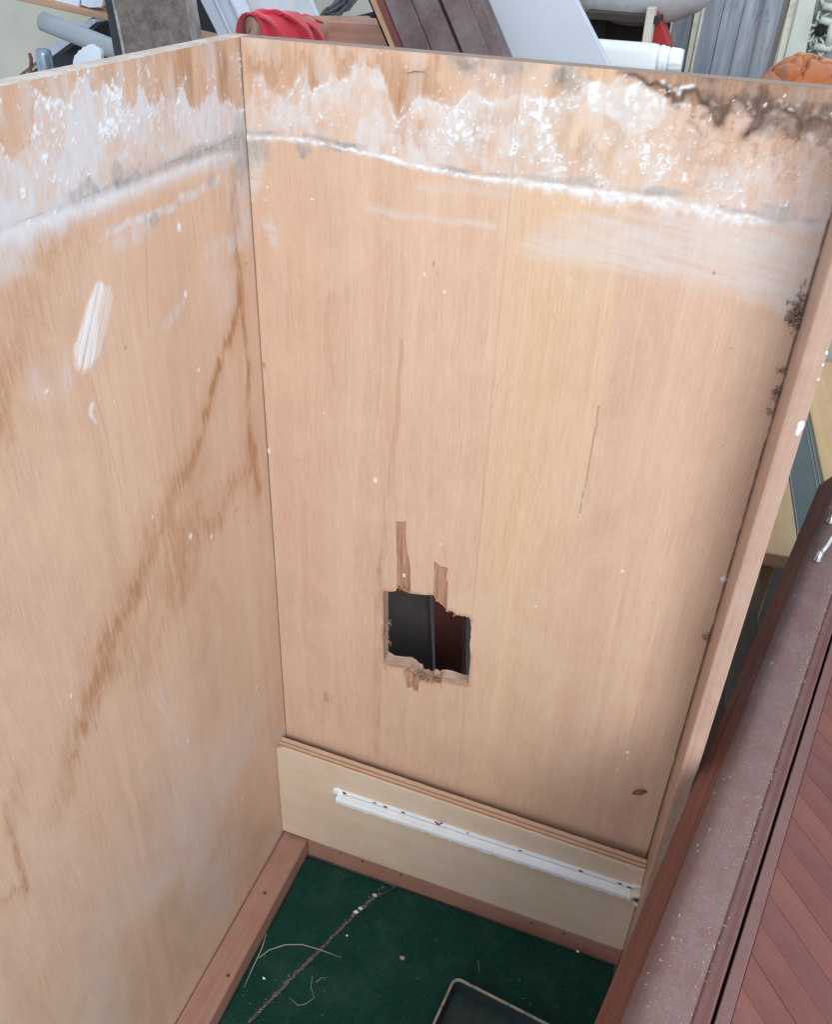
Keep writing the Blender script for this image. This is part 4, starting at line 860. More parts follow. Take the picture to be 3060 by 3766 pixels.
loft('rim', [ring(-.0003, .0286, .011), ring(-.0001, .0302, .011), ring(.0027, .0302, .0086), ring(.0031, .0286, .0085)], plain('tray_rim', (0.34, 0.31, 0.24), 0.6, 0.2, 90, 0, .4, (0.05, 0.045, 0.04), 0.95, 0.2, 75), tr)
bm = bmesh.new(); bm.faces.new([bm.verts.new(p) for p in ring(.0052, .0072, .007)])
from_bm('base', bm, plain('tray_base', (0.010, 0.030, 0.026), 0.45, 0.4, 60), tr)

# ------------------------------------------------------------------ dark red cupboard lying on its back at the right
ANG = math.radians(78.846 - 90)
dk = empty('red_cupboard', (0.4898, -0.3771, 0.0), ANG)
tag(dk, 'dusty dark red cupboard lying on its back with a diagonally boarded door facing up', 'cupboard')
DH = 0.5
def loc_bar(name, prof, y0, y1, mat, ny=60, wob=0.0, smooth=False):
    """bar with a cross-section in the cupboard's own x/z, running along its length"""
    bm = bmesh.new(); F = []; m = len(prof)
    for k in range(ny + 1):
        y = y0 + (y1 - y0) * k / ny
        F.append([bm.verts.new((x + random.uniform(-wob, wob), y, DH + z + random.uniform(-wob, wob))) for x, z in prof])
    for k in range(ny):
        for c in range(m): bm.faces.new([F[k][c], F[k][(c + 1) % m], F[k + 1][(c + 1) % m], F[k + 1][c]])
    bm.faces.new(F[0][::-1]); bm.faces.new(F[-1])
    bmesh.ops.recalc_face_normals(bm, faces=bm.faces)
    return from_bm(name, bm, mat, dk, smooth)
YA, YB = -0.42, 0.95
loc_bar('edge_bevel', [(-0.0185, -0.030), (0.0, -0.0006), (0.004, -0.004), (0.004, -0.034), (-0.012, -0.036)], YA, YB, M['redwood'], 40)
loc_bar('frame_rail', [(0.0002, 0.0), (0.020, 0.0008), (0.040, 0.0002), (0.0440, -0.0014), (0.0458, -0.0050), (0.0462, -0.0115), (0.042, -0.034), (0.0045, -0.034), (0.0045, -0.004)], YA, YB, M['dustred'], 120, 0.0001, True)
loc_bar('moulding', [(0.0464, -0.0118), (0.0500, -0.0138), (0.0545, -0.0134), (0.0575, -0.0118), (0.0594, -0.0122), (0.0594, -0.034), (0.0464, -0.034)], YA, YB, M['mould'], 60, 0.0001, True)
loc_bar('door_stile', [(0.0622, -0.0130), (0.0628, -0.0122), (0.0722, -0.0122), (0.0728, -0.0128), (0.0728, -0.030), (0.0622, -0.030)], YA, YB, M['dstile'], 40)
box('carcass', 0.075, 0.46, YA, YB, 0.0, DH - 0.038, wood('red_carcass', (0.17, 0.05, 0.035), (0.25, 0.08, 0.06), 'y', 120, 4, .6), dk, .002)
box('rebate', 0.0465, 0.076, YA, YB, DH - 0.0375, DH - 0.0345, M['black'], dk, 0)
# diagonal boards, each one its own piece
BM = [wood('diag_board_%d' % i, c1, c2, 'y', 90, 4, .55, d, a, film=0.5) for i, (c1, c2, d, a) in enumerate((
    ((0.16, 0.045, 0.036), (0.225, 0.074, 0.058), (0.20, 0.095, 0.082), .5), ((0.185, 0.055, 0.040), (0.255, 0.088, 0.066), (0.22, 0.105, 0.088), .45),
    ((0.145, 0.042, 0.035), (0.205, 0.068, 0.055), (0.185, 0.092, 0.082), .55), ((0.27, 0.092, 0.064), (0.36, 0.140, 0.098), (0.25, 0.125, 0.10), .45)))]
th = math.radians(41.0); pitch = 0.0318; wdt = pitch * math.cos(th)
seqm = [0, 2, 1, 0, 3, 2, 0, 0, 1, 2, 0, 2, 3, 0, 2, 1, 0, 0, 2, 1, 0, 2, 1, 0, 2, 0, 1, 0, 2, 1, 0, 3, 2, 0, 1, 2, 0, 1, 0, 2]
XL, XR = 0.0732, 0.452
for k in range(56):
    s0 = YA + 0.0 + k * pitch            # where the board's lower edge meets the stile
    s1 = s0 + pitch - 0.00012
    tn = math.tan(th)
    poly = [(XL, s0), (XL, s1), (XR, s1 - (XR - XL) * tn), (XR, s0 - (XR - XL) * tn)]
    # clip to the door
    def clip(P, f, mk):
        o_ = []
        for i in range(len(P)):
            a, b = P[i], P[(i + 1) % len(P)]
            if f(a) >= 0: o_.append(a)
            if (f(a) >= 0) != (f(b) >= 0):
                t_ = f(a) / (f(a) - f(b)); o_.append((a[0] + (b[0] - a[0]) * t_, a[1] + (b[1] - a[1]) * t_))
        return o_
    poly = clip(poly, lambda p: p[1] - YA, 0); poly = clip(poly, lambda p: YB - p[1], 0) if len(poly) > 2 else poly
    if len(poly) < 3: continue
    dz = random.uniform(-.0004, .0004)
    bm = bmesh.new()
    a_ = [bm.verts.new((x, y, DH - 0.0136 + dz)) for x, y in poly]; b_ = [bm.verts.new((x, y, DH - 0.028)) for x, y in poly]
    tf = bm.faces.new(a_); bm.faces.new(b_[::-1])
    for i in range(len(poly)): bm.faces.new([a_[i], b_[i], b_[(i + 1) % len(poly)], a_[(i + 1) % len(poly)]])
    bmesh.ops.recalc_face_normals(bm, faces=bm.faces)
    bmesh.ops.bevel(bm, geom=list(tf.edges), offset=.0004, segments=1, affect='EDGES', clamp_overlap=True)
    # grain follows the board: rotate mesh data so its length is y, and the object back
    rot = Matrix.Rotation(-(math.pi / 2 - th) - math.pi / 2 + math.pi / 2, 4, 'Z')
    ctr = Vector((sum(p[0] for p in poly) / len(poly), sum(p[1] for p in poly) / len(poly), 0))
    ang = math.atan2(-math.tan(th), 1) + math.pi / 2
    Rm = Matrix.Translation(ctr) @ Matrix.Rotation(ang - math.pi, 4, 'Z')
    bmesh.ops.transform(bm, matrix=Rm.inverted(), verts=bm.verts)
    o = from_bm('diagonal_board', bm, BM[seqm[k % 40]], dk); o.matrix_local = Rm
# bow handle
hd = empty('handle', (0, 0, 0)); hd.parent = dk
tube('bow', [(.0150, .800, DH + .016), (.022, .792, DH + .026), (.026, .765, DH + .030), (.0255, .735, DH + .029), (.022, .712, DH + .020), (.0168, .698, DH + .006)], [.0032, .0036, .0030, .0030, .0036, .0045], M['steel'], hd, 12)
for y, x in ((.697, .0168), (.800, .015)):
    lathe('foot', [(.0065, 0), (.0062, .003), (.0045, .006), (.0038, .016)], M['steel'], hd, 16, Matrix.Translation((x, y, DH + .0006)))
# lint standing on the dusty rail
bm = bmesh.new()
for i in range(420):
    y = random.uniform(-.15, .85); x = random.choice((random.uniform(.004, .046), random.gauss(.044, .0025)))
    L_ = random.uniform(.0012, .0045); a = random.random() * 6.283
    p = Vector((x, y, DH + (0.0004 if x < .042 else -.002))); d = Vector((math.cos(a), math.sin(a), random.uniform(.05, .9))).normalized() * L_
    sdv = Vector((-d.y, d.x, 0)).normalized() * .00013
    bend = Vector((random.uniform(-1, 1), random.uniform(-1, 1), 0)) * L_ * .3
    v = [bm.verts.new(q_) for q_ in (p - sdv, p + sdv, p + d * .5 + bend + sdv, p + d * .5 + bend - sdv, p + d)]
    bm.faces.new([v[0], v[1], v[2], v[3]]); bm.faces.new([v[3], v[2], v[4]])
o = from_bm('lint', bm, plain('lint', (0.62, 0.58, 0.58), .9, .2), dk); o["kind"] = "stuff"

# ------------------------------------------------------------------ dirt and a cocoon on the side panel
DIRT = plain('nest_dirt', (0.26, 0.19, 0.145), 0.95, 0.55, 220)
def clump(x, z, w_, h_, n, label):
    bm = bmesh.new()
    for i in range(n):
        cx = x + random.gauss(0, w_ * .4); cz = z + random.gauss(0, h_ * .4); cy = -random.uniform(.0005, .004)
        L_ = random.uniform(.001, .0032); a = random.random() * 6.28
        dv = Vector((math.cos(a) * L_, random.uniform(-.001, .001), math.sin(a) * L_))
        p = Vector((cx, cy, cz)); r = random.uniform(.0003, .0008)
        tube_bm(bm, [p - dv, p + Vector((0, -r, 0)), p + dv], [r * .5, r, r * .4], 5)
    bmesh.ops.recalc_face_normals(bm, faces=bm.faces)
    o = from_bm('dirt_clump', bm, DIRT); tag(o, label, 'dirt clump')
for (x, z), w_, h_, n, lb in zip([(0.5055,0.938),(0.5083,0.8866),(0.509,0.8673),(0.5086,0.8466),(0.5088,0.5824)], (.009, .003, .003, .005, .004), (.018, .003, .009, .004, .006), (120, 12, 22, 12, 18),
        ('large brown insect nest clump beside the front stile under the white smear', 'topmost of the small dark dirt specks in the stile joint below the nest', 'dark dirt streak in the stile joint between two smaller specks',
         'curled dark dirt speck in the stile joint, lowest of three', 'dark dirt clump low in the stile joint above the red cupboard')):
    clump(min(x, .507), z, w_, h_, n, lb)
cx, cz = [(0.4809,0.3212)][0]
o = tube('cocoon', [(cx - .006, -.003, cz - .006), (cx - .0035, -.0045, cz - .001), (cx + .001, -.005, cz + .0015), (cx + .006, -.0035, cz + .003), (cx + .009, -.002, cz + .0025)], [.0012, .0026, .003, .002, .0006], plain('cocoon', (0.17, 0.085, 0.045), .8, .4, 200), None, 9)
tag(o, 'small curled brown cocoon stuck low on the side panel', 'cocoon')
cx, cz = [(0.1652,1.0931)][0]
o = tube('twig', [(cx - .008, -.0015, cz - .002), (cx, -.002, cz + .0004), (cx + .009, -.0016, cz + .0005)], [.0002, .0005, .0002], plain('twig', (0.22, 0.16, 0.11), .9), None, 6)
tag(o, 'thin dark splinter stuck near the top edge of the side panel', 'splinter')

# ------------------------------------------------------------------ seen through the hole
slab('board', [(0.0912,0.14,-0),(0.1871,0.14,-0),(0.1277,0.14,0.7),(0.0821,0.14,0.7)], .018, plain('charcoal_board', (0.070, 0.060, 0.058), .5, .2, 12), None)
tag(bpy.data.objects['board'], 'charcoal grey board standing behind the hole, left of the brown one', 'board')
o = slab('board', [(0.1799,0.17,-0),(0.2229,0.17,0),(0.1761,0.17,0.72),(0.1325,0.17,0.72)], .02, wood('brown_plank_behind', (0.11, 0.040, 0.032), (0.17, 0.068, 0.055), 'z', 90, 3, .5), None)
tag(o, 'dark reddish brown plank standing behind the hole in the side panel', 'plank')

# ------------------------------------------------------------------ workbench behind the cupboard that carries the clutter
BZ = 0.80
wb = empty('workbench', (0.1, 0.7, 0.0)); tag(wb, 'plain wooden workbench behind the cupboard, hidden under the clutter', 'workbench')
BW = wood('bench_wood', (0.22, 0.15, 0.10), (0.32, 0.23, 0.16), 'x', 90, 3, .7)
for k in range(5):
    box('plank', -1.25, 0.66 if k == 4 else 0.43, -0.42 + k * .17, -0.42 + k * .17 + .166, BZ - .04, BZ, BW, wb, .002)
for x in (-1.2, .34):
    for y in (-.38, .36): box('leg', x, x + .07, y, y + .07, 0, BZ - .0405, BW, wb, .002)

# --- brown cladding panel
BRN = [wood('brown_clad_%d' % i, (0.085, 0.05, 0.052), (0.125, 0.078, 0.080), 'z', 70, 4, .6, (0.20, 0.165, 0.17), .7) for i in range(2)]
MAR = wood('maroon_bevel', (0.12, 0.035, 0.032), (0.18, 0.06, 0.055), 'z', 90, 3, .5)
cp = empty('cladding_panel', (0, 0.33, BZ)); tag(cp, 'dusty brown boarded panel leaning between the timber beam and the pale grey sheet', 'panel')
cp.matrix_world
def att(o, e):
    o.parent = e; o.matrix_parent_inverse = Matrix.Translation(-Vector(e.location)); return o
ZT = 1.32
att(slab('edge_strip', [(0.1711,0.3,0.8),(0.1682,0.3,0.8),(-0.0988,0.3,1.32),(-0.1131,0.3,1.32)], .035, wood('pale_edge', (0.44, 0.25, 0.15), (0.58, 0.37, 0.25), 'z', 120, 8, .7, (0.20, 0.10, 0.07), .6)), cp)
att(slab('bevel', [(0.1659,0.305,0.8),(0.1815,0.305,0.8),(-0.0925,0.305,1.32),(-0.1011,0.305,1.32)], .03, MAR), cp)
att(slab('board', [(0.1837,0.3,0.8),(0.2192,0.3,0.8),(-0.0592,0.3,1.32),(-0.0902,0.3,1.32)], .03, BRN[0]), cp)
att(slab('board', [(0.2195,0.302,0.8),(0.2613,0.302,0.8),(-0.0334,0.302,1.32),(-0.0591,0.302,1.32)], .028, BRN[1]), cp)
att(slab('groove', [(0.2567,0.314,0.8),(0.2589,0.314,0.8),(-0.0319,0.314,1.32),(-0.038,0.314,1.32)], .016, MAR), cp)
att(slab('board', [(0.2643,0.3,0.8),(0.3013,0.3,0.8),(0.0011,0.3,1.32),(-0.0266,0.3,1.32)], .03, BRN[0]), cp)
att(slab('rail', [(0.2999,0.304,0.8),(0.3235,0.304,0.8),(0.0133,0.304,1.32),(-0.0003,0.304,1.32)], .026, BRN[1]), cp)
# --- pale grey sheet
o = slab('grey_sheet', [(0.3,0.36,0.8),(0.4652,0.36,0.8),(0.0657,0.36,1.34),(-0.0213,0.36,1.34)], .012, plain('pale_grey_sheet', (0.50, 0.535, 0.60), .55, .03, 5, dirt=(0.60, 0.63, 0.68), dirtamt=.4, dscale=7), None)
tag(o, 'pale bluish grey sheet leaning right of the brown boarded panel', 'sheet')
# --- timber beam
bw = wood('beam_wood', (0.30, 0.14, 0.095), (0.42, 0.22, 0.155), 'x', 120, 4, .6, (0.42, 0.31, 0.26), .4)
o = prism('beam', [p for p in [(-0.2016,0.44,1.0749),(-0.137,0.44,1.0775),(-0.0475,0.44,1.0798),(0.0162,0.44,1.0809),(0.0278,0.44,0.7972),(-0.2206,0.44,0.7616)]], (0, .05, 0), bw, None, .003)
for v in o.data.vertices:
    v.co.z = max(v.co.z, BZ)
tag(o, 'reddish timber beam on edge beside the red cloth', 'beam')
# --- short log end under the cloth
c0 = Vector([(-0.1901,0.358,1.0703)][0])
lg = empty('log', c0); tag(lg, 'short cracked log whose round end shows under the red cloth', 'log')
LW = wood('log_end', (0.34, 0.21, 0.145), (0.46, 0.31, 0.23), 'y', 160, 30, .8, (0.22, 0.13, 0.09), .5)
bm = bmesh.new(); tube_bm(bm, [(0, 0, 0), (.001, .0015, 0), (.10, .15, -.006)], [.0135, .0146, .0150], 26); bmesh.ops.recalc_face_normals(bm, faces=bm.faces)
from_bm('stem', bm, LW, lg, False)
prism('crack', [(-.004, -.0012, -.006), (.001, -.0012, .001), (.006, -.0012, .004), (.004, -.0012, -.001)], (0, .0004, 0), M['chip'], lg)
box('block', -.005, .020, .012, .05, BZ - c0.z, -.0125, BW, lg, .001)
# --- red cloth
def cloth_mat(name, c, c2):
    m, t, bs = nt(name)
    a = noise(t, coords(t, (900, 900, 900)), 1, 3, .6); b = noise(t, coords(t, (16, 16, 16)), 1, 4, .6)
    col = mixc(t, mrange(t, b, .35, .7), c, c2); col = mixc(t, mrange(t, a, .3, .7, 0, .3), col, tuple(v * .6 for v in c))
    t.links.new(col, bs.inputs['Base Color']); setp(bs, Roughness=.85, Specular_IOR_Level=.2); bs.inputs['Sheen Weight'].default_value = .25
    bump(t, bs, a, .4, .001); return m
SECT = [[(-0.2071,0.35,1.0612),(-0.1894,0.35,1.087),(-0.1672,0.35,1.063)], [(-0.2103,0.368,1.0593),(-0.1813,0.368,1.0895),(-0.1529,0.368,1.0608)], [(-0.2133,0.388,1.0572),(-0.1662,0.388,1.0921),(-0.1379,0.388,1.0583)], [(-0.2059,0.415,1.0552),(-0.1593,0.415,1.084),(-0.1297,0.415,1.0547)], [(-0.2056,0.445,1.0524),(-0.1496,0.445,1.0805),(-0.1232,0.445,1.0516)]]
SECT = [[Vector(p) for p in r] for r in SECT]
nk, na = 90, 56; co = []
for a in range(nk):
    sk = a / (nk - 1) * (len(SECT) - 1); k = min(int(sk), len(SECT) - 2); f = sk - k; f = f * f * (3 - 2 * f) * .5 + f * .5
    L_, T_, R_ = [SECT[k][c].lerp(SECT[k + 1][c], f) for c in range(3)]
    u = a / (nk - 1); T_ = T_ + Vector((0, 0, .0016 * math.sin(u * 21) + .0012 * math.sin(u * 37 + 1)))
    for b in range(na):
        ph = b / (na - 1)
        if ph < .5:
            q = ph / .5; x = L_.x + (T_.x - L_.x) * (1 - math.cos(q * math.pi / 2)); z = L_.z + (T_.z - L_.z) * math.sin(q * math.pi / 2)
        elif ph < .86:
            q = (ph - .5) / .36; x = T_.x + (R_.x - T_.x) * math.sin(q * math.pi / 2) ** .9; z = R_.z + (T_.z - R_.z) * math.cos(q * math.pi / 2) ** .8
        else:
            q = (ph - .86) / .14; x = R_.x + .010 * q; z = R_.z - .05 * q
        fold = 0.0
        if u > .02:
            d_ = u * 4.9 - (ph - .5) * 3.2
            d_ = d_ * .72 + .25 * math.sin(u * 7.3)
            fold = (0.5 - abs((d_ % 1.0) - .5)) ** 1.2 * .046 * min(1, u * 6) * min(1, max(0, ph - .38) * 5) + .0008 * math.sin(u * 19 + ph * 5)
        co.append((x + fold * .55, T_.y - fold * .9 - .006 * max(0, ph - .5), z - .004 * max(0., fold * 60 - .3)))
me = bpy.data.meshes.new('red_cloth')
me.from_pydata(co, [], [(a * na + b, a * na + b + 1, (a + 1) * na + b + 1, (a + 1) * na + b) for a in range(nk - 1) for b in range(na - 1)])
me.polygons.foreach_set('use_smooth', [True] * len(me.polygons))
o = link('red_cloth', me, cloth_mat('red_cloth', (0.50, 0.022, 0.045), (0.60, 0.045, 0.075))); sol = o.modifiers.new('thickness', 'SOLIDIFY'); sol.thickness = .0022; sol.offset = -1
tag(o, 'red cloth draped over the log end by the cupboard corner', 'cloth')

# --- white plastic window frame and white sheet
UP = plain('white_upvc', (0.60, 0.66, 0.76), .35, .04, 8, dirt=(0.42, 0.46, 0.52), dirtamt=.25)
wf = empty('window_frame', (0, .62, BZ)); tag(wf, 'white plastic window frame with raised ribs leaning behind the red cloth', 'window frame')
att(slab('flange', [(-0.2311,0.56,0.8),(-0.2207,0.56,0.8),(-0.4755,0.56,1.3),(-0.5099,0.56,1.3)], .02, UP), wf)
att(slab('rib', [(-0.2128,0.548,0.8),(-0.2086,0.548,0.8),(-0.464,0.548,1.3),(-0.4676,0.548,1.3)], .032, UP), wf)
att(slab('channel', [(-0.2178,0.562,0.8),(-0.194,0.562,0.8),(-0.4491,0.562,1.3),(-0.4732,0.562,1.3)], .018, UP), wf)
att(slab('rib', [(-0.1832,0.545,0.8),(-0.1777,0.545,0.8),(-0.4292,0.545,1.3),(-0.4383,0.545,1.3)], .035, UP), wf)
o = slab('white_sheet', [(-0.2345,0.6,0.8),(-0.0743,0.6,0.8),(-0.3291,0.6,1.3),(-0.453,0.6,1.3)], .006, plain('white_sheet', (0.66, 0.70, 0.75), .5, .04, 6, dirt=(0.30, 0.31, 0.35), dirtamt=.35, dscale=30), None)
tag(o, 'scuffed white sheet standing behind the red cloth', 'sheet')
# --- frayed dark rag
pp = [(-0.2669,0.7,1.0331),(-0.2495,0.7,1.0492),(-0.2349,0.7,1.0579),(-0.2206,0.7,1.0642),(-0.211,0.7,1.0724),(-0.2016,0.7,1.0791),(-0.1899,0.7,1.0918)]
bm = bmesh.new()
for q in range(26):
    off = Vector((random.gauss(0, .005), random.gauss(0, .004), random.gauss(0, .005)))
    P = [Vector(p) + off * (0.4 + .6 * math.sin(i / (len(pp) - 1) * math.pi)) + Vector((random.gauss(0, .002), 0, random.gauss(0, .002))) for i, p in enumerate(pp)]
    if q == 0: P = [Vector((pp[0][0] - .03, .70, BZ))] + P
    tube_bm(bm, P, [random.uniform(.0012, .004)] * len(P), 6)
bmesh.ops.recalc_face_normals(bm, faces=bm.faces)
o = from_bm('rag', bm, plain('dark_rag', (0.12, 0.125, 0.15), .9, .5, 150), None, True); tag(o, 'frayed dark grey rag twisted in front of the cream wall', 'rag')
# --- black sheets put in for the deep shade between the things
BK = plain('shade_black', (0.014, 0.017, 0.022), .6, .3, 10)
o = prism('shade_sheet', [(-0.3239,0.92,1.0251),(-0.2847,0.92,1.0356),(-0.2263,0.92,1.0507),(-0.0849,0.92,1.0853),(-0.072,0.92,0.8871),(-0.3266,0.92,0.8628)], (0, .012, 0), BK); tag(o, 'black sheet with a sloping top, put in for the deep shade behind the timber beam', 'board')
for v in o.data.vertices: v.co.z = max(v.co.z, BZ)
o = prism('shade_sheet', [(-0.7868,0.9,1.0607),(-0.8481,0.9,0.9877),(-0.9136,0.9,0.9475),(-0.9672,0.9,0.9191),(-1.0302,0.9,0.8817),(-1.0511,0.9,0.7971),(-0.5179,0.9,0.8479),(-0.4948,0.9,1.1367),(-0.7755,0.9,1.1246)], (0, .012, 0), BK)
for v in o.data.vertices: v.co.z = max(v.co.z, BZ)
o; tag(o, 'large black sheet put in for the deep shade behind the mottled plank and the white window frame', 'board')
# --- mottled dark plank and its black post
MOT = wood('mottled_plank', (0.055, 0.036, 0.034), (0.10, 0.07, 0.064), 'z', 60, 12, .75, (0.30, 0.27, 0.25), .45, .5, patina=(0.085, 0.062, 0.058), dsc=70)
mp_ = empty('plank', (0, .40, BZ)); tag(mp_, 'dark mottled plank with pale chipped edges standing behind the left panel', 'plank')
att(slab('face', [(-0.381,0.38,0.8),(-0.272,0.38,0.8),(-0.3153,0.38,1.3),(-0.4258,0.38,1.3)], .028, MOT, None, .0015), mp_)
att(slab('chipped_edge', [(-0.3872,0.382,0.8),(-0.3825,0.382,0.8),(-0.4273,0.382,1.3),(-0.433,0.382,1.3)], .026, wood('chipped_edge', (0.44, 0.44, 0.42), (0.60, 0.60, 0.58), 'z', 200, 20, .8, (0.10, 0.08, 0.075), .9)), mp_)
att(slab('chipped_edge', [(-0.2733,0.382,0.8),(-0.2705,0.382,0.8),(-0.315,0.382,1.3),(-0.3166,0.382,1.3)], .026, wood('chipped_edge_b', (0.40, 0.40, 0.39), (0.52, 0.52, 0.50), 'z', 200, 20, .8, (0.10, 0.08, 0.075), .8)), mp_)
o = slab('black_post', [(-0.4322,0.41,0.8),(-0.4053,0.41,0.8),(-0.4549,0.41,1.3),(-0.456,0.41,1.3)], .03, plain('black_post', (0.020, 0.022, 0.030), .5, .3, 20)); tag(o, 'narrow black post touching the pale edge of the mottled plank', 'post')

# --- cream panel with bent metal edge, far left
o = prism('cream_panel', [(-1.5721,1,1.14),(-0.7091,1,1.1209),(-0.9346,1,0.981),(-1.0348,1,0.9224),(-1.159,1,0.8507),(-1.3069,1,0.7661),(-1.7463,1,0.7248)], (0, .02, 0), plain('cream_panel', (0.47, 0.46, 0.39), .7, .05, 3, dirt=(0.38, 0.37, 0.33), dirtamt=.3), None, .001)
for v in o.data.vertices: v.co.z = max(v.co.z, BZ)
tag(o, 'large cream panel standing tilted at the far left', 'panel')
o = prism('metal_strip', [(-0.8189,0.86,1.0005),(-0.8123,0.86,0.9953),(-0.85,0.86,0.9721),(-0.8833,0.86,0.9527),(-0.9323,0.86,0.9252),(-0.9481,0.86,0.932),(-0.9155,0.86,0.9553),(-0.9037,0.86,0.9581),(-0.8951,0.86,0.9675),(-0.8858,0.86,0.9682),(-0.8786,0.86,0.9774),(-0.8656,0.86,0.9841)], (0, .03, 0), plain('zinc', (0.42, 0.48, 0.56), .4, .3, 60, .5, .5, (0.14, 0.10, 0.09), .5, .2, 60), None, .0006)
tag(o, 'crumpled grey metal strip along the edge of the cream panel', 'metal strip')
# --- slanting batten with broken plaster on it
A = Vector([(-1.0052,0.66,1.0617)][0]); B = Vector([(-0.6306,0.66,1.0211)][0]); D_ = B - A; E_ = A + D_ * ((BZ - A.z) / D_.z)
bt = wood('batten', (0.26, 0.14, 0.085), (0.42, 0.26, 0.17), 'x', 90, 4, .6)
o = prism('batten', [A + Vector((0, 0, .004)), E_ + Vector((0, 0, .004)), E_ + Vector((.03, 0, .034 * 0 + .004)), B + Vector((0, 0, .013)), A + Vector((0, 0, .022))], (0, .05, 0), bt, None, .001)
for v in o.data.vertices: v.co.z = max(v.co.z, BZ)
tag(o, 'brown wooden batten sloping down across the cream panel', 'batten')
CH = plain('plaster_chunk', (0.52, 0.57, 0.65), .7, .12, 40)
def chunk(px_, label, dy=.03):
    o = prism('plaster_block', px_, (0, dy, .004), CH, None, .0012); tag(o, label, 'plaster block', 'plaster blocks on the batten')
chunk([(-0.7451,0.668,1.0581),(-0.7479,0.668,1.0405),(-0.7238,0.668,1.0365),(-0.6962,0.668,1.0395),(-0.6895,0.668,1.0613)], 'larger broken white plaster block on the sloping batten', .03)
chunk([(-0.6888,0.67,1.0612),(-0.6922,0.67,1.0446),(-0.6761,0.67,1.0414),(-0.6502,0.67,1.0438),(-0.6409,0.67,1.064)], 'smaller white plaster block on the batten next to the black post', .03)
chunk([(-0.7738,0.672,1.0562),(-0.7705,0.672,1.046),(-0.7536,0.672,1.0449),(-0.7495,0.672,1.0576)], 'yellowed plaster bit at the left end of the blocks on the batten', .02)
# --- grey pipe
a, b = [Vector(p) for p in [(-0.7934,0.76,0.9875),(-0.6914,0.76,0.9629)]]; d = (b - a); E2 = a + d * ((BZ + .02 - a.z) / d.z)
o = tube('pipe', [a - d * .6, a, b, E2], [.0175] * 4, plain('grey_pipe', (0.34, 0.39, 0.43), .4, .06, 10), None, 20); tag(o, 'smooth grey plastic pipe slanting under the batten', 'pipe')
# --- broken white tile
o = prism('tile', [(-0.5985,0.5,0.9422),(-0.5898,0.5,0.9835),(-0.5848,0.5,0.9928),(-0.5788,0.5,0.9967),(-0.5755,0.5,1.0008),(-0.5707,0.5,1.002),(-0.5668,0.5,1.0061),(-0.5618,0.5,1.0061),(-0.557,0.5,1.0099),(-0.5517,0.5,1.0114),(-0.5478,0.5,1.0105),(-0.5458,0.5,1.008),(-0.5422,0.5,1.0087),(-0.5398,0.5,1.0058),(-0.5357,0.5,1.0061),(-0.5338,0.5,1.0001),(-0.5434,0.5,0.947)], (0, .008, 0), plain('white_glaze', (0.62, 0.68, 0.76), .3, .04, 20), None, .0005)
for v in o.data.vertices: v.co.z = BZ if v.co.z < .93 else v.co.z
tag(o, 'broken white tile with a scalloped upper edge left of the black post', 'tile')
# --- metal stub, twisted rusty bar
p = Vector([(-0.6102,0.46,0.9915)][0])
o = lathe('pipe_stub', [(.0125, BZ), (.0125, p.z + .006), (.0115, p.z + .012), (.008, p.z + .0135)], plain('blued_metal', (0.20, 0.25, 0.32), .35, .3, 30, .7, .5, (0.16, 0.06, 0.045), .7), None, 22, Matrix.Translation((p.x, p.y, 0))); tag(o, 'blue grey metal pipe stub with a rusty flank', 'pipe stub')
p = Vector([(-0.6374,0.46,0.9805)][0])
o = tube('rusty_bar', [(p.x - .012 + .012 * k / 30 + .0022 * math.cos(k * .9), p.y + .0022 * math.sin(k * .9), BZ + (p.z + .016 - BZ) * k / 30 * 1.0) for k in range(31)], [.0028] * 31, plain('rust', (0.15, 0.06, 0.04), .9, .5, 200), None, 8); tag(o, 'rusty twisted bar left of the metal stub', 'bar')

# --- white bottle lying on its side on a wooden block
WPL = plain('white_plastic', (0.72, 0.76, 0.78), .42, .03, 9, dirt=(0.58, 0.61, 0.63), dirtamt=.25)
b0_, b1_, b2_, b3_, b4_ = [Vector(p) for p in [(0.3037,0.48,1.0589),(0.3007,0.48,1.0758),(0.3077,0.48,1.0593),(0.324,0.48,1.0605),(0.3402,0.48,1.0618)]]
rb_ = (b1_.z - b0_.z); xb = b2_.x
cn = empty('bottle', (xb, .48, b0_.z)); tag(cn, 'white plastic bottle lying on its side behind the pale grey sheet', 'bottle')
ax = Matrix.Translation((xb, .48, b0_.z)) @ Matrix.Rotation(math.pi / 2, 4, 'Y')
bm = bmesh.new(); n = 40; rings = []
for h_, k_, sq in ((-.20, .80, .5), (-.195, .97, .5), (-.15, 1.0, .5), (-.02, 1.02, .5), (-.006, 1.02, .45), (.0, .98, .3), (.003, .93, .1)):
    R_ = []
    for k in range(n):
        a = k * 2 * math.pi / n; c_, s_ = math.cos(a), math.sin(a); p_ = 2 / (2 + 4 * sq)
        R_.append(bm.verts.new((rb_ * k_ * math.copysign(abs(c_) ** p_, c_), rb_ * k_ * math.copysign(abs(s_) ** p_, s_), h_)))
    rings.append(R_)
for i_ in range(len(rings) - 1):
    for k in range(n): bm.faces.new([rings[i_][k], rings[i_][(k + 1) % n], rings[i_ + 1][(k + 1) % n], rings[i_ + 1][k]])
bm.faces.new(rings[0][::-1]); bm.faces.new(rings[-1])
bmesh.ops.transform(bm, matrix=ax, verts=bm.verts); bmesh.ops.recalc_face_normals(bm, faces=bm.faces)
att(from_bm('body', bm, WPL, None, True), cn)
d1 = b3_.x - xb; d2 = b4_.x - xb
att(lathe('collar', [(rb_ * .92, .0032), (rb_ * .98, .006), (rb_ * .98, d1 * .55), (rb_ * .90, d1 * .62), (rb_ * .93, d1 * .72), (rb_ * .86, d1 * .98), (rb_ * .70, d1)], WPL, None, 40, ax), cn)
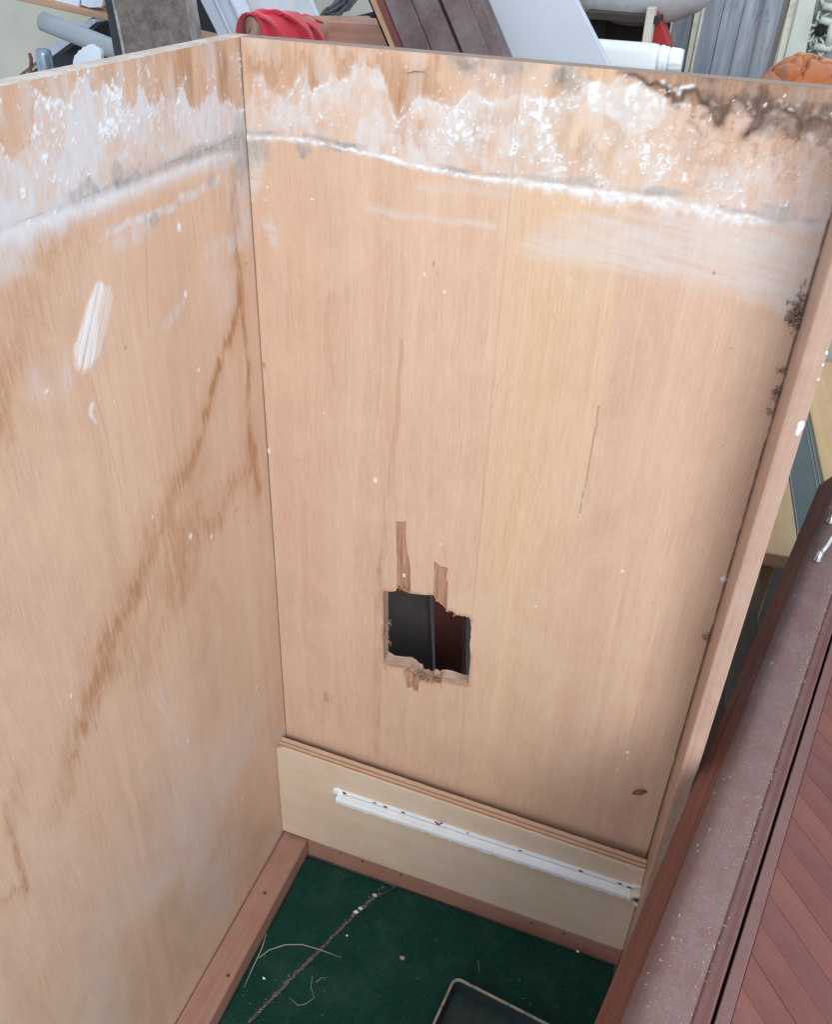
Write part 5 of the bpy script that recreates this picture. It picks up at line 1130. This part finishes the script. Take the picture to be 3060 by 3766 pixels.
bm = bmesh.new(); n = 48; rings = []
for h_, rr in ((d1 + .0002, .80), (d1 + .002, .87), (d2 - .004, .83), (d2, .76)):
    rings.append([bm.verts.new((rb_ * rr * (1 + .025 * (k % 4 < 2)) * math.cos(k * 2 * math.pi / n), rb_ * rr * (1 + .025 * (k % 4 < 2)) * math.sin(k * 2 * math.pi / n), h_)) for k in range(n)])
for i_ in range(3):
    for k in range(n): bm.faces.new([rings[i_][k], rings[i_][(k + 1) % n], rings[i_ + 1][(k + 1) % n], rings[i_ + 1][k]])
bm.faces.new(rings[0][::-1]); bm.faces.new(rings[-1]); bmesh.ops.transform(bm, matrix=ax, verts=bm.verts); bmesh.ops.recalc_face_normals(bm, faces=bm.faces)
att(from_bm('cap', bm, WPL), cn)
o = box('wooden_block', xb - .19, xb - .01, .44, .52, BZ, b0_.z - rb_ * 1.02, BW, None, .002); tag(o, 'plain wooden block under the white bottle, hidden behind the panel', 'block')

# --- dark open box with cream frame, red wedge, grey bolster on top
CR = plain('old_cream', (0.56, 0.55, 0.46), .6, .06, 12, dirt=(0.22, 0.16, 0.12), dirtamt=.5, dscale=40)
bx = empty('open_box', (0, .86, BZ)); tag(bx, 'dark open box with a cream front post under the grey bolster', 'box')
b0, b1 = [(0.1523,0.8,1.0566),(0.2496,0.8,1.0632)]; bt_ = [(0.1961,0.8,1.0784)][0][2]
DKB = plain('dark_inside', (0.035, 0.026, 0.022), .8, .3, 20)
for nm, args in (('back', (b0[0], b1[0] + .02, .98, .99, BZ, bt_)), ('top', (b0[0], b1[0] + .02, .80, .979, bt_ - .01, bt_)), ('base', (b0[0], b1[0] + .02, .80, .979, BZ, BZ + .01)), ('side', (b0[0], b0[0] + .01, .80, .979, BZ + .0105, bt_ - .0105))):
    att(box(nm, *args, DKB, None, .0005), bx)
att(slab('post', [(0.2503,0.795,0.8),(0.2639,0.795,0.8),(0.2613,0.795,1.09),(0.2492,0.795,1.09)], .03, CR), bx)
att(box('latch', b1[0] - .026, b1[0] - .004, .792, .799, 1.012, 1.026, M['steel'], None, .001), bx)
o = prism('red_wedge', [(0.2553,0.83,1.0836),(0.2622,0.83,1.0822),(0.2875,0.83,1.0402),(0.3009,0.83,0.9863),(0.2627,0.83,0.9831)], (0, .05, 0), plain('red_paint', (0.34, 0.02, 0.022), .4, .1, 12), None, .002)
for v in o.data.vertices: v.co.z = BZ if v.co.z < .97 else v.co.z
tag(o, 'red wedge shaped board between the cream post and the weathered door', 'board')
bc = [(0.1233,0.86,1.085),(0.1632,0.86,1.0843),(0.2196,0.86,1.0846),(0.2696,0.86,1.0907),(0.305,0.86,1.1018),(0.3351,0.86,1.1146)]
bm = bmesh.new(); P = [Vector(p) for p in bc]
PP = []; RR = []
for i in range(31):
    s = i / 30 * (len(P) - 1); k = min(int(s), len(P) - 2); c = P[k].lerp(P[k + 1], s - k); u = i / 30
    PP.append(Vector((c.x, .88, c.z + .012))); RR.append(max(.004, .040 * math.sin(min(1, max(0, .04 + u * .92)) * math.pi) ** .38))
tube_bm(bm, PP, RR, 30)
for v in bm.verts:
    f_ = vn(np.array([v.co.x * 40]), np.array([v.co.y * 40 + v.co.z * 30]), 5)[0] - .5; v.co.z += f_ * .004
bmesh.ops.recalc_face_normals(bm, faces=bm.faces)
o = from_bm('bolster', bm, plain('grey_canvas', (0.34, 0.345, 0.35), .9, .18, 14, dirt=(0.22, 0.215, 0.21), dirtamt=.6, dscale=22, bumpk=.3), None, True); tag(o, 'stained grey bolster lying on top of the dark open box', 'bolster')

# --- weathered grey door with cream stiles, carved cream door beside it
def grey_door(name):
    m, t, bs = nt(name)
    a = noise(t, coords(t, (60, 60, 4)), 1, 6, .65, .3); b = noise(t, coords(t, (10, 10, 5)), 1, 5, .6)
    col = mixc(t, mrange(t, a, .34, .66), (0.13, 0.15, 0.18), (0.36, 0.39, 0.42)); col = mixc(t, mrange(t, b, .42, .7, 0, .6), col, (0.16, 0.19, 0.25))
    c = noise(t, coords(t, (22, 22, 9)), 1, 5, .7); col = mixc(t, mrange(t, c, .62, .7, 0, .6), col, (0.10, 0.08, 0.075))
    t.links.new(col, bs.inputs['Base Color']); setp(bs, Roughness=.7); bump(t, bs, a, .4, .002); return m
GD = grey_door('weathered_grey')
gd = empty('weathered_door', (0, 1.12, BZ)); tag(gd, 'weathered blue grey door with worn cream stiles at the upper right', 'door')
att(slab('stile', [(0.2442,1.06,0.8),(0.2557,1.06,0.8),(0.2732,1.06,1.25),(0.2579,1.06,1.25)], .03, CR), gd)
att(slab('board', [(0.2544,1.075,0.8),(0.2987,1.075,0.8),(0.2995,1.075,1.25),(0.2718,1.075,1.25)], .02, GD), gd)
att(slab('stile', [(0.2998,1.06,0.8),(0.3071,1.06,0.8),(0.3144,1.06,1.25),(0.3006,1.06,1.25)], .03, CR), gd)
att(slab('bead', [(0.3076,1.052,0.8),(0.3103,1.052,0.8),(0.3205,1.052,1.25),(0.3149,1.052,1.25)], .035, CR), gd)
xs_ = [0, .24, .5, .74, 1]
q0 = [(0.3091,1.07,0.8),(0.4392,1.07,0.8),(0.4495,1.07,1.25),(0.3193,1.07,1.25)]
for k in range(4):
    L0, R0_, R1, L1 = [Vector(p) for p in q0]
    a = [L0.lerp(R0_, xs_[k]), L0.lerp(R0_, xs_[k + 1] - .006), L1.lerp(R1, xs_[k + 1] - .006), L1.lerp(R1, xs_[k])]
    att(slab('board', a, .02, GD, None, .0008, .001 * (k % 2)), gd)
att(slab('stile', [(0.4392,1.062,0.8),(0.4427,1.062,0.8),(0.4574,1.062,1.25),(0.4494,1.062,1.25)], .03, wood('worn_stile', (0.13, 0.10, 0.085), (0.26, 0.22, 0.19), 'z', 60, 6, .8)), gd)
att(slab('stile', [(0.4523,1.055,0.8),(0.4637,1.055,0.8),(0.462,1.055,1.25),(0.4523,1.055,1.25)], .03, CR), gd)
PC = plain('pale_cream', (0.53, 0.56, 0.50), .6, .06, 8, dirt=(0.36, 0.38, 0.36), dirtamt=.5, dscale=30)
cv = empty('carved_door', (0, 1.1, BZ)); tag(cv, 'pale cream carved lattice door at the top right corner', 'door')
att(slab('stile', [(0.4606,1.05,0.8),(0.5056,1.05,0.8),(0.4866,1.05,1.25),(0.4687,1.05,1.25)], .03, PC), cv)
att(slab('backing', [(0.5065,1.085,0.8),(0.6761,1.085,0.8),(0.608,1.085,1.25),(0.4876,1.085,1.25)], .01, plain('carving_ground', (0.25, 0.27, 0.25), .8, .3, 60)), cv)
def bar(pxs, r=.0035, nm='carving'):
    P = [Vector(p) for p in pxs]
    att(tube(nm, P, r, PC, None, 8), cv)
# fretwork: crosses, rosette rings and framing bars
for pl in ([(0.4973,1.08,1.097),(0.5032,1.08,1.0121)], [(0.5177,1.08,1.0982),(0.5109,1.08,1.0671),(0.5039,1.08,1.0687)], ):
    pass
q = Vector([(0.5117,1.075,1.0522)][0])
for k in range(10):
    a = k * math.pi / 5
    bar([q + Vector((.010 * math.cos(a), 0, .012 * math.sin(a))), q + Vector((.018 * math.cos(a + .3), -.004, .022 * math.sin(a + .3))), q + Vector((.026 * math.cos(a), 0, .030 * math.sin(a)))], .0022, 'petal')
att(lathe('boss', [(.009, 0), (.009, .004), (.005, .007)], M['black'], None, 16, Matrix.Translation(q + Vector((0, 0, 0))) @ Matrix.Rotation(math.pi / 2, 4, 'X')), cv)
for (x0_, y0_, x1_, y1_) in ((3018, 62, 3064, 84), (3064, 40, 3064, 190), (2996, 168, 3064, 182), (3030, 18, 3090, 34), (3064, 120, 3120, 122)):
    A_ = Vector([(-1.2266,1.07,0.9961)][0]) * 0
P_ = [[Vector(p) for p in pl] for pl in ([(0.5072,1.07,1.0689),(0.5272,1.07,1.0653)], [(0.5283,1.07,1.0678),(0.5299,1.07,1.0296)], [(0.5083,1.07,1.028),(0.537,1.07,1.0259)], [(0.507,1.07,1.0893),(0.5378,1.07,1.0863)], [(0.531,1.07,1.0515),(0.5647,1.07,1.0513)], [(0.5449,1.07,1.0762),(0.5524,1.07,1.0271)])]
for p in P_:
    bar(p, .006, 'fret_bar')
for pl in ([(0.5002,1.08,1.0726),(0.5082,1.08,1.0854),(0.5033,1.08,1.0973)], [(0.5011,1.08,1.056),(0.5052,1.08,1.0704)], [(0.5028,1.08,1.0394),(0.5119,1.08,1.0281)], [(0.5017,1.08,1.018),(0.5104,1.08,1.0272)], [(0.5071,1.08,1.0141),(0.5192,1.08,1.0107)], [(0.5165,1.08,1.0208),(0.5246,1.08,1.0103)], [(0.5254,1.08,1.0206),(0.5214,1.08,1.0092)], [(0.5007,1.08,1.0972),(0.5152,1.08,1.0818)], [(0.5044,1.08,1.0246),(0.4965,1.08,1.0431)]):
    bar(pl, .0028)
# --- orange cloth heaped on a crate
OUT = [(0.4318,0.56,1.0236),(0.4366,0.56,1.0318),(0.4399,0.56,1.0391),(0.4492,0.56,1.0488),(0.4631,0.56,1.0594),(0.4751,0.56,1.0659),(0.4905,0.56,1.0662),(0.5139,0.56,1.0621),(0.5445,0.56,1.0546),(0.574,0.56,1.0391)]
ox_ = np.array([p[0] for p in OUT]); oz_ = np.array([p[2] for p in OUT]); cz0 = oz_[0] - .004
o = box('crate', ox_[0] + .01, .532, .53, .70, BZ, cz0 - .002, BW, None, .002); tag(o, 'plain wooden crate under the orange cloth, hidden behind the panel', 'crate')
nu, nv = 120, 80; co = []
for j in range(nv):
    for i in range(nu):
        u = i / (nu - 1); v = j / (nv - 1) * 2 - 1
        x = ox_[0] - .006 + (ox_[-1] - ox_[0] + .012) * u
        H_ = max(0.0, float(np.interp(x, ox_, oz_)) - cz0)
        pr = max(0.0, 1 - abs(v) ** 2.4) ** .7
        a_ = np.array([u * 5 + v * .9]); b_ = np.array([v * 2.1 - u * 2.2])
        rd = abs(fbm(a_, b_, 507, 2)[0] - .5); rd2 = abs(fbm(a_ * 1.7 + 9, b_ * 1.3, 511, 2)[0] - .5)
        cr_ = math.exp(-(rd / .045) ** 2) + .6 * math.exp(-(rd2 / .04) ** 2)
        ff = fbm(a_ * 1.1, b_ * 1.1, 513, 3)[0] - .5
        z = cz0 + H_ * pr * (1 + .10 * ff) - .013 * cr_ * min(1, H_ * 40) * pr
        co.append((x, .60 + v * .085 - .010 * ff, z))
me = bpy.data.meshes.new('orange_cloth'); me.from_pydata(co, [], [(j * nu + i, j * nu + i + 1, (j + 1) * nu + i + 1, (j + 1) * nu + i) for j in range(nv - 1) for i in range(nu - 1)])
me.polygons.foreach_set('use_smooth', [True] * len(me.polygons))
o = link('orange_cloth', me, cloth_mat('orange_cloth', (0.36, 0.105, 0.030), (0.46, 0.155, 0.05)))
tag(o, 'crumpled rust orange cloth heaped behind the right end of the side panel', 'cloth')

# ------------------------------------------------------------------ low pine table with a teal inset, seen past the stile
tb = empty('low_table', (0.66, 0.62, 0.0), math.radians(4.5)); tag(tb, 'low pine table with a dark teal inset and silver lines, seen past the front stile', 'table')
PN = wood('pine', (0.70, 0.46, 0.245), (0.80, 0.57, 0.33), 'y', 80, 3, .5)
TH = 0.30
box('pine_board', -.075, .0095, -.02, .85, TH - .03, TH, PN, tb, .002)
box('teal_inset', .010, .0745, -.02, .85, TH - .022, TH - .003, plain('teal_glass', (0.10, 0.145, 0.155), .22, .1, 6, 0, .6), tb, .0005)
box('pine_board', .075, .30, -.02, .85, TH - .03, TH, PN, tb, .002)
SV = plain('silver_line', (0.62, 0.62, 0.60), .3, .05, 20, .8)
for x in (.0125, .060, .067): box('silver_line', x, x + .0014, -.02, .85, TH - .0029, TH - .0012, SV, tb, .0002)
for x in (-.06, .25):
    for y in (.0, .78): box('leg', x, x + .04, y, y + .04, 0, TH - .0305, PN, tb, .002)
o = box('dark_plank', .575, .612, .22, .60, 0.0, .28, wood('dark_plank', (0.10, 0.08, 0.07), (0.15, 0.12, 0.10), 'y', 60, 3, .6), None, .002); tag(o, 'dark plank on edge in the gap between the front stile and the red cupboard', 'plank')
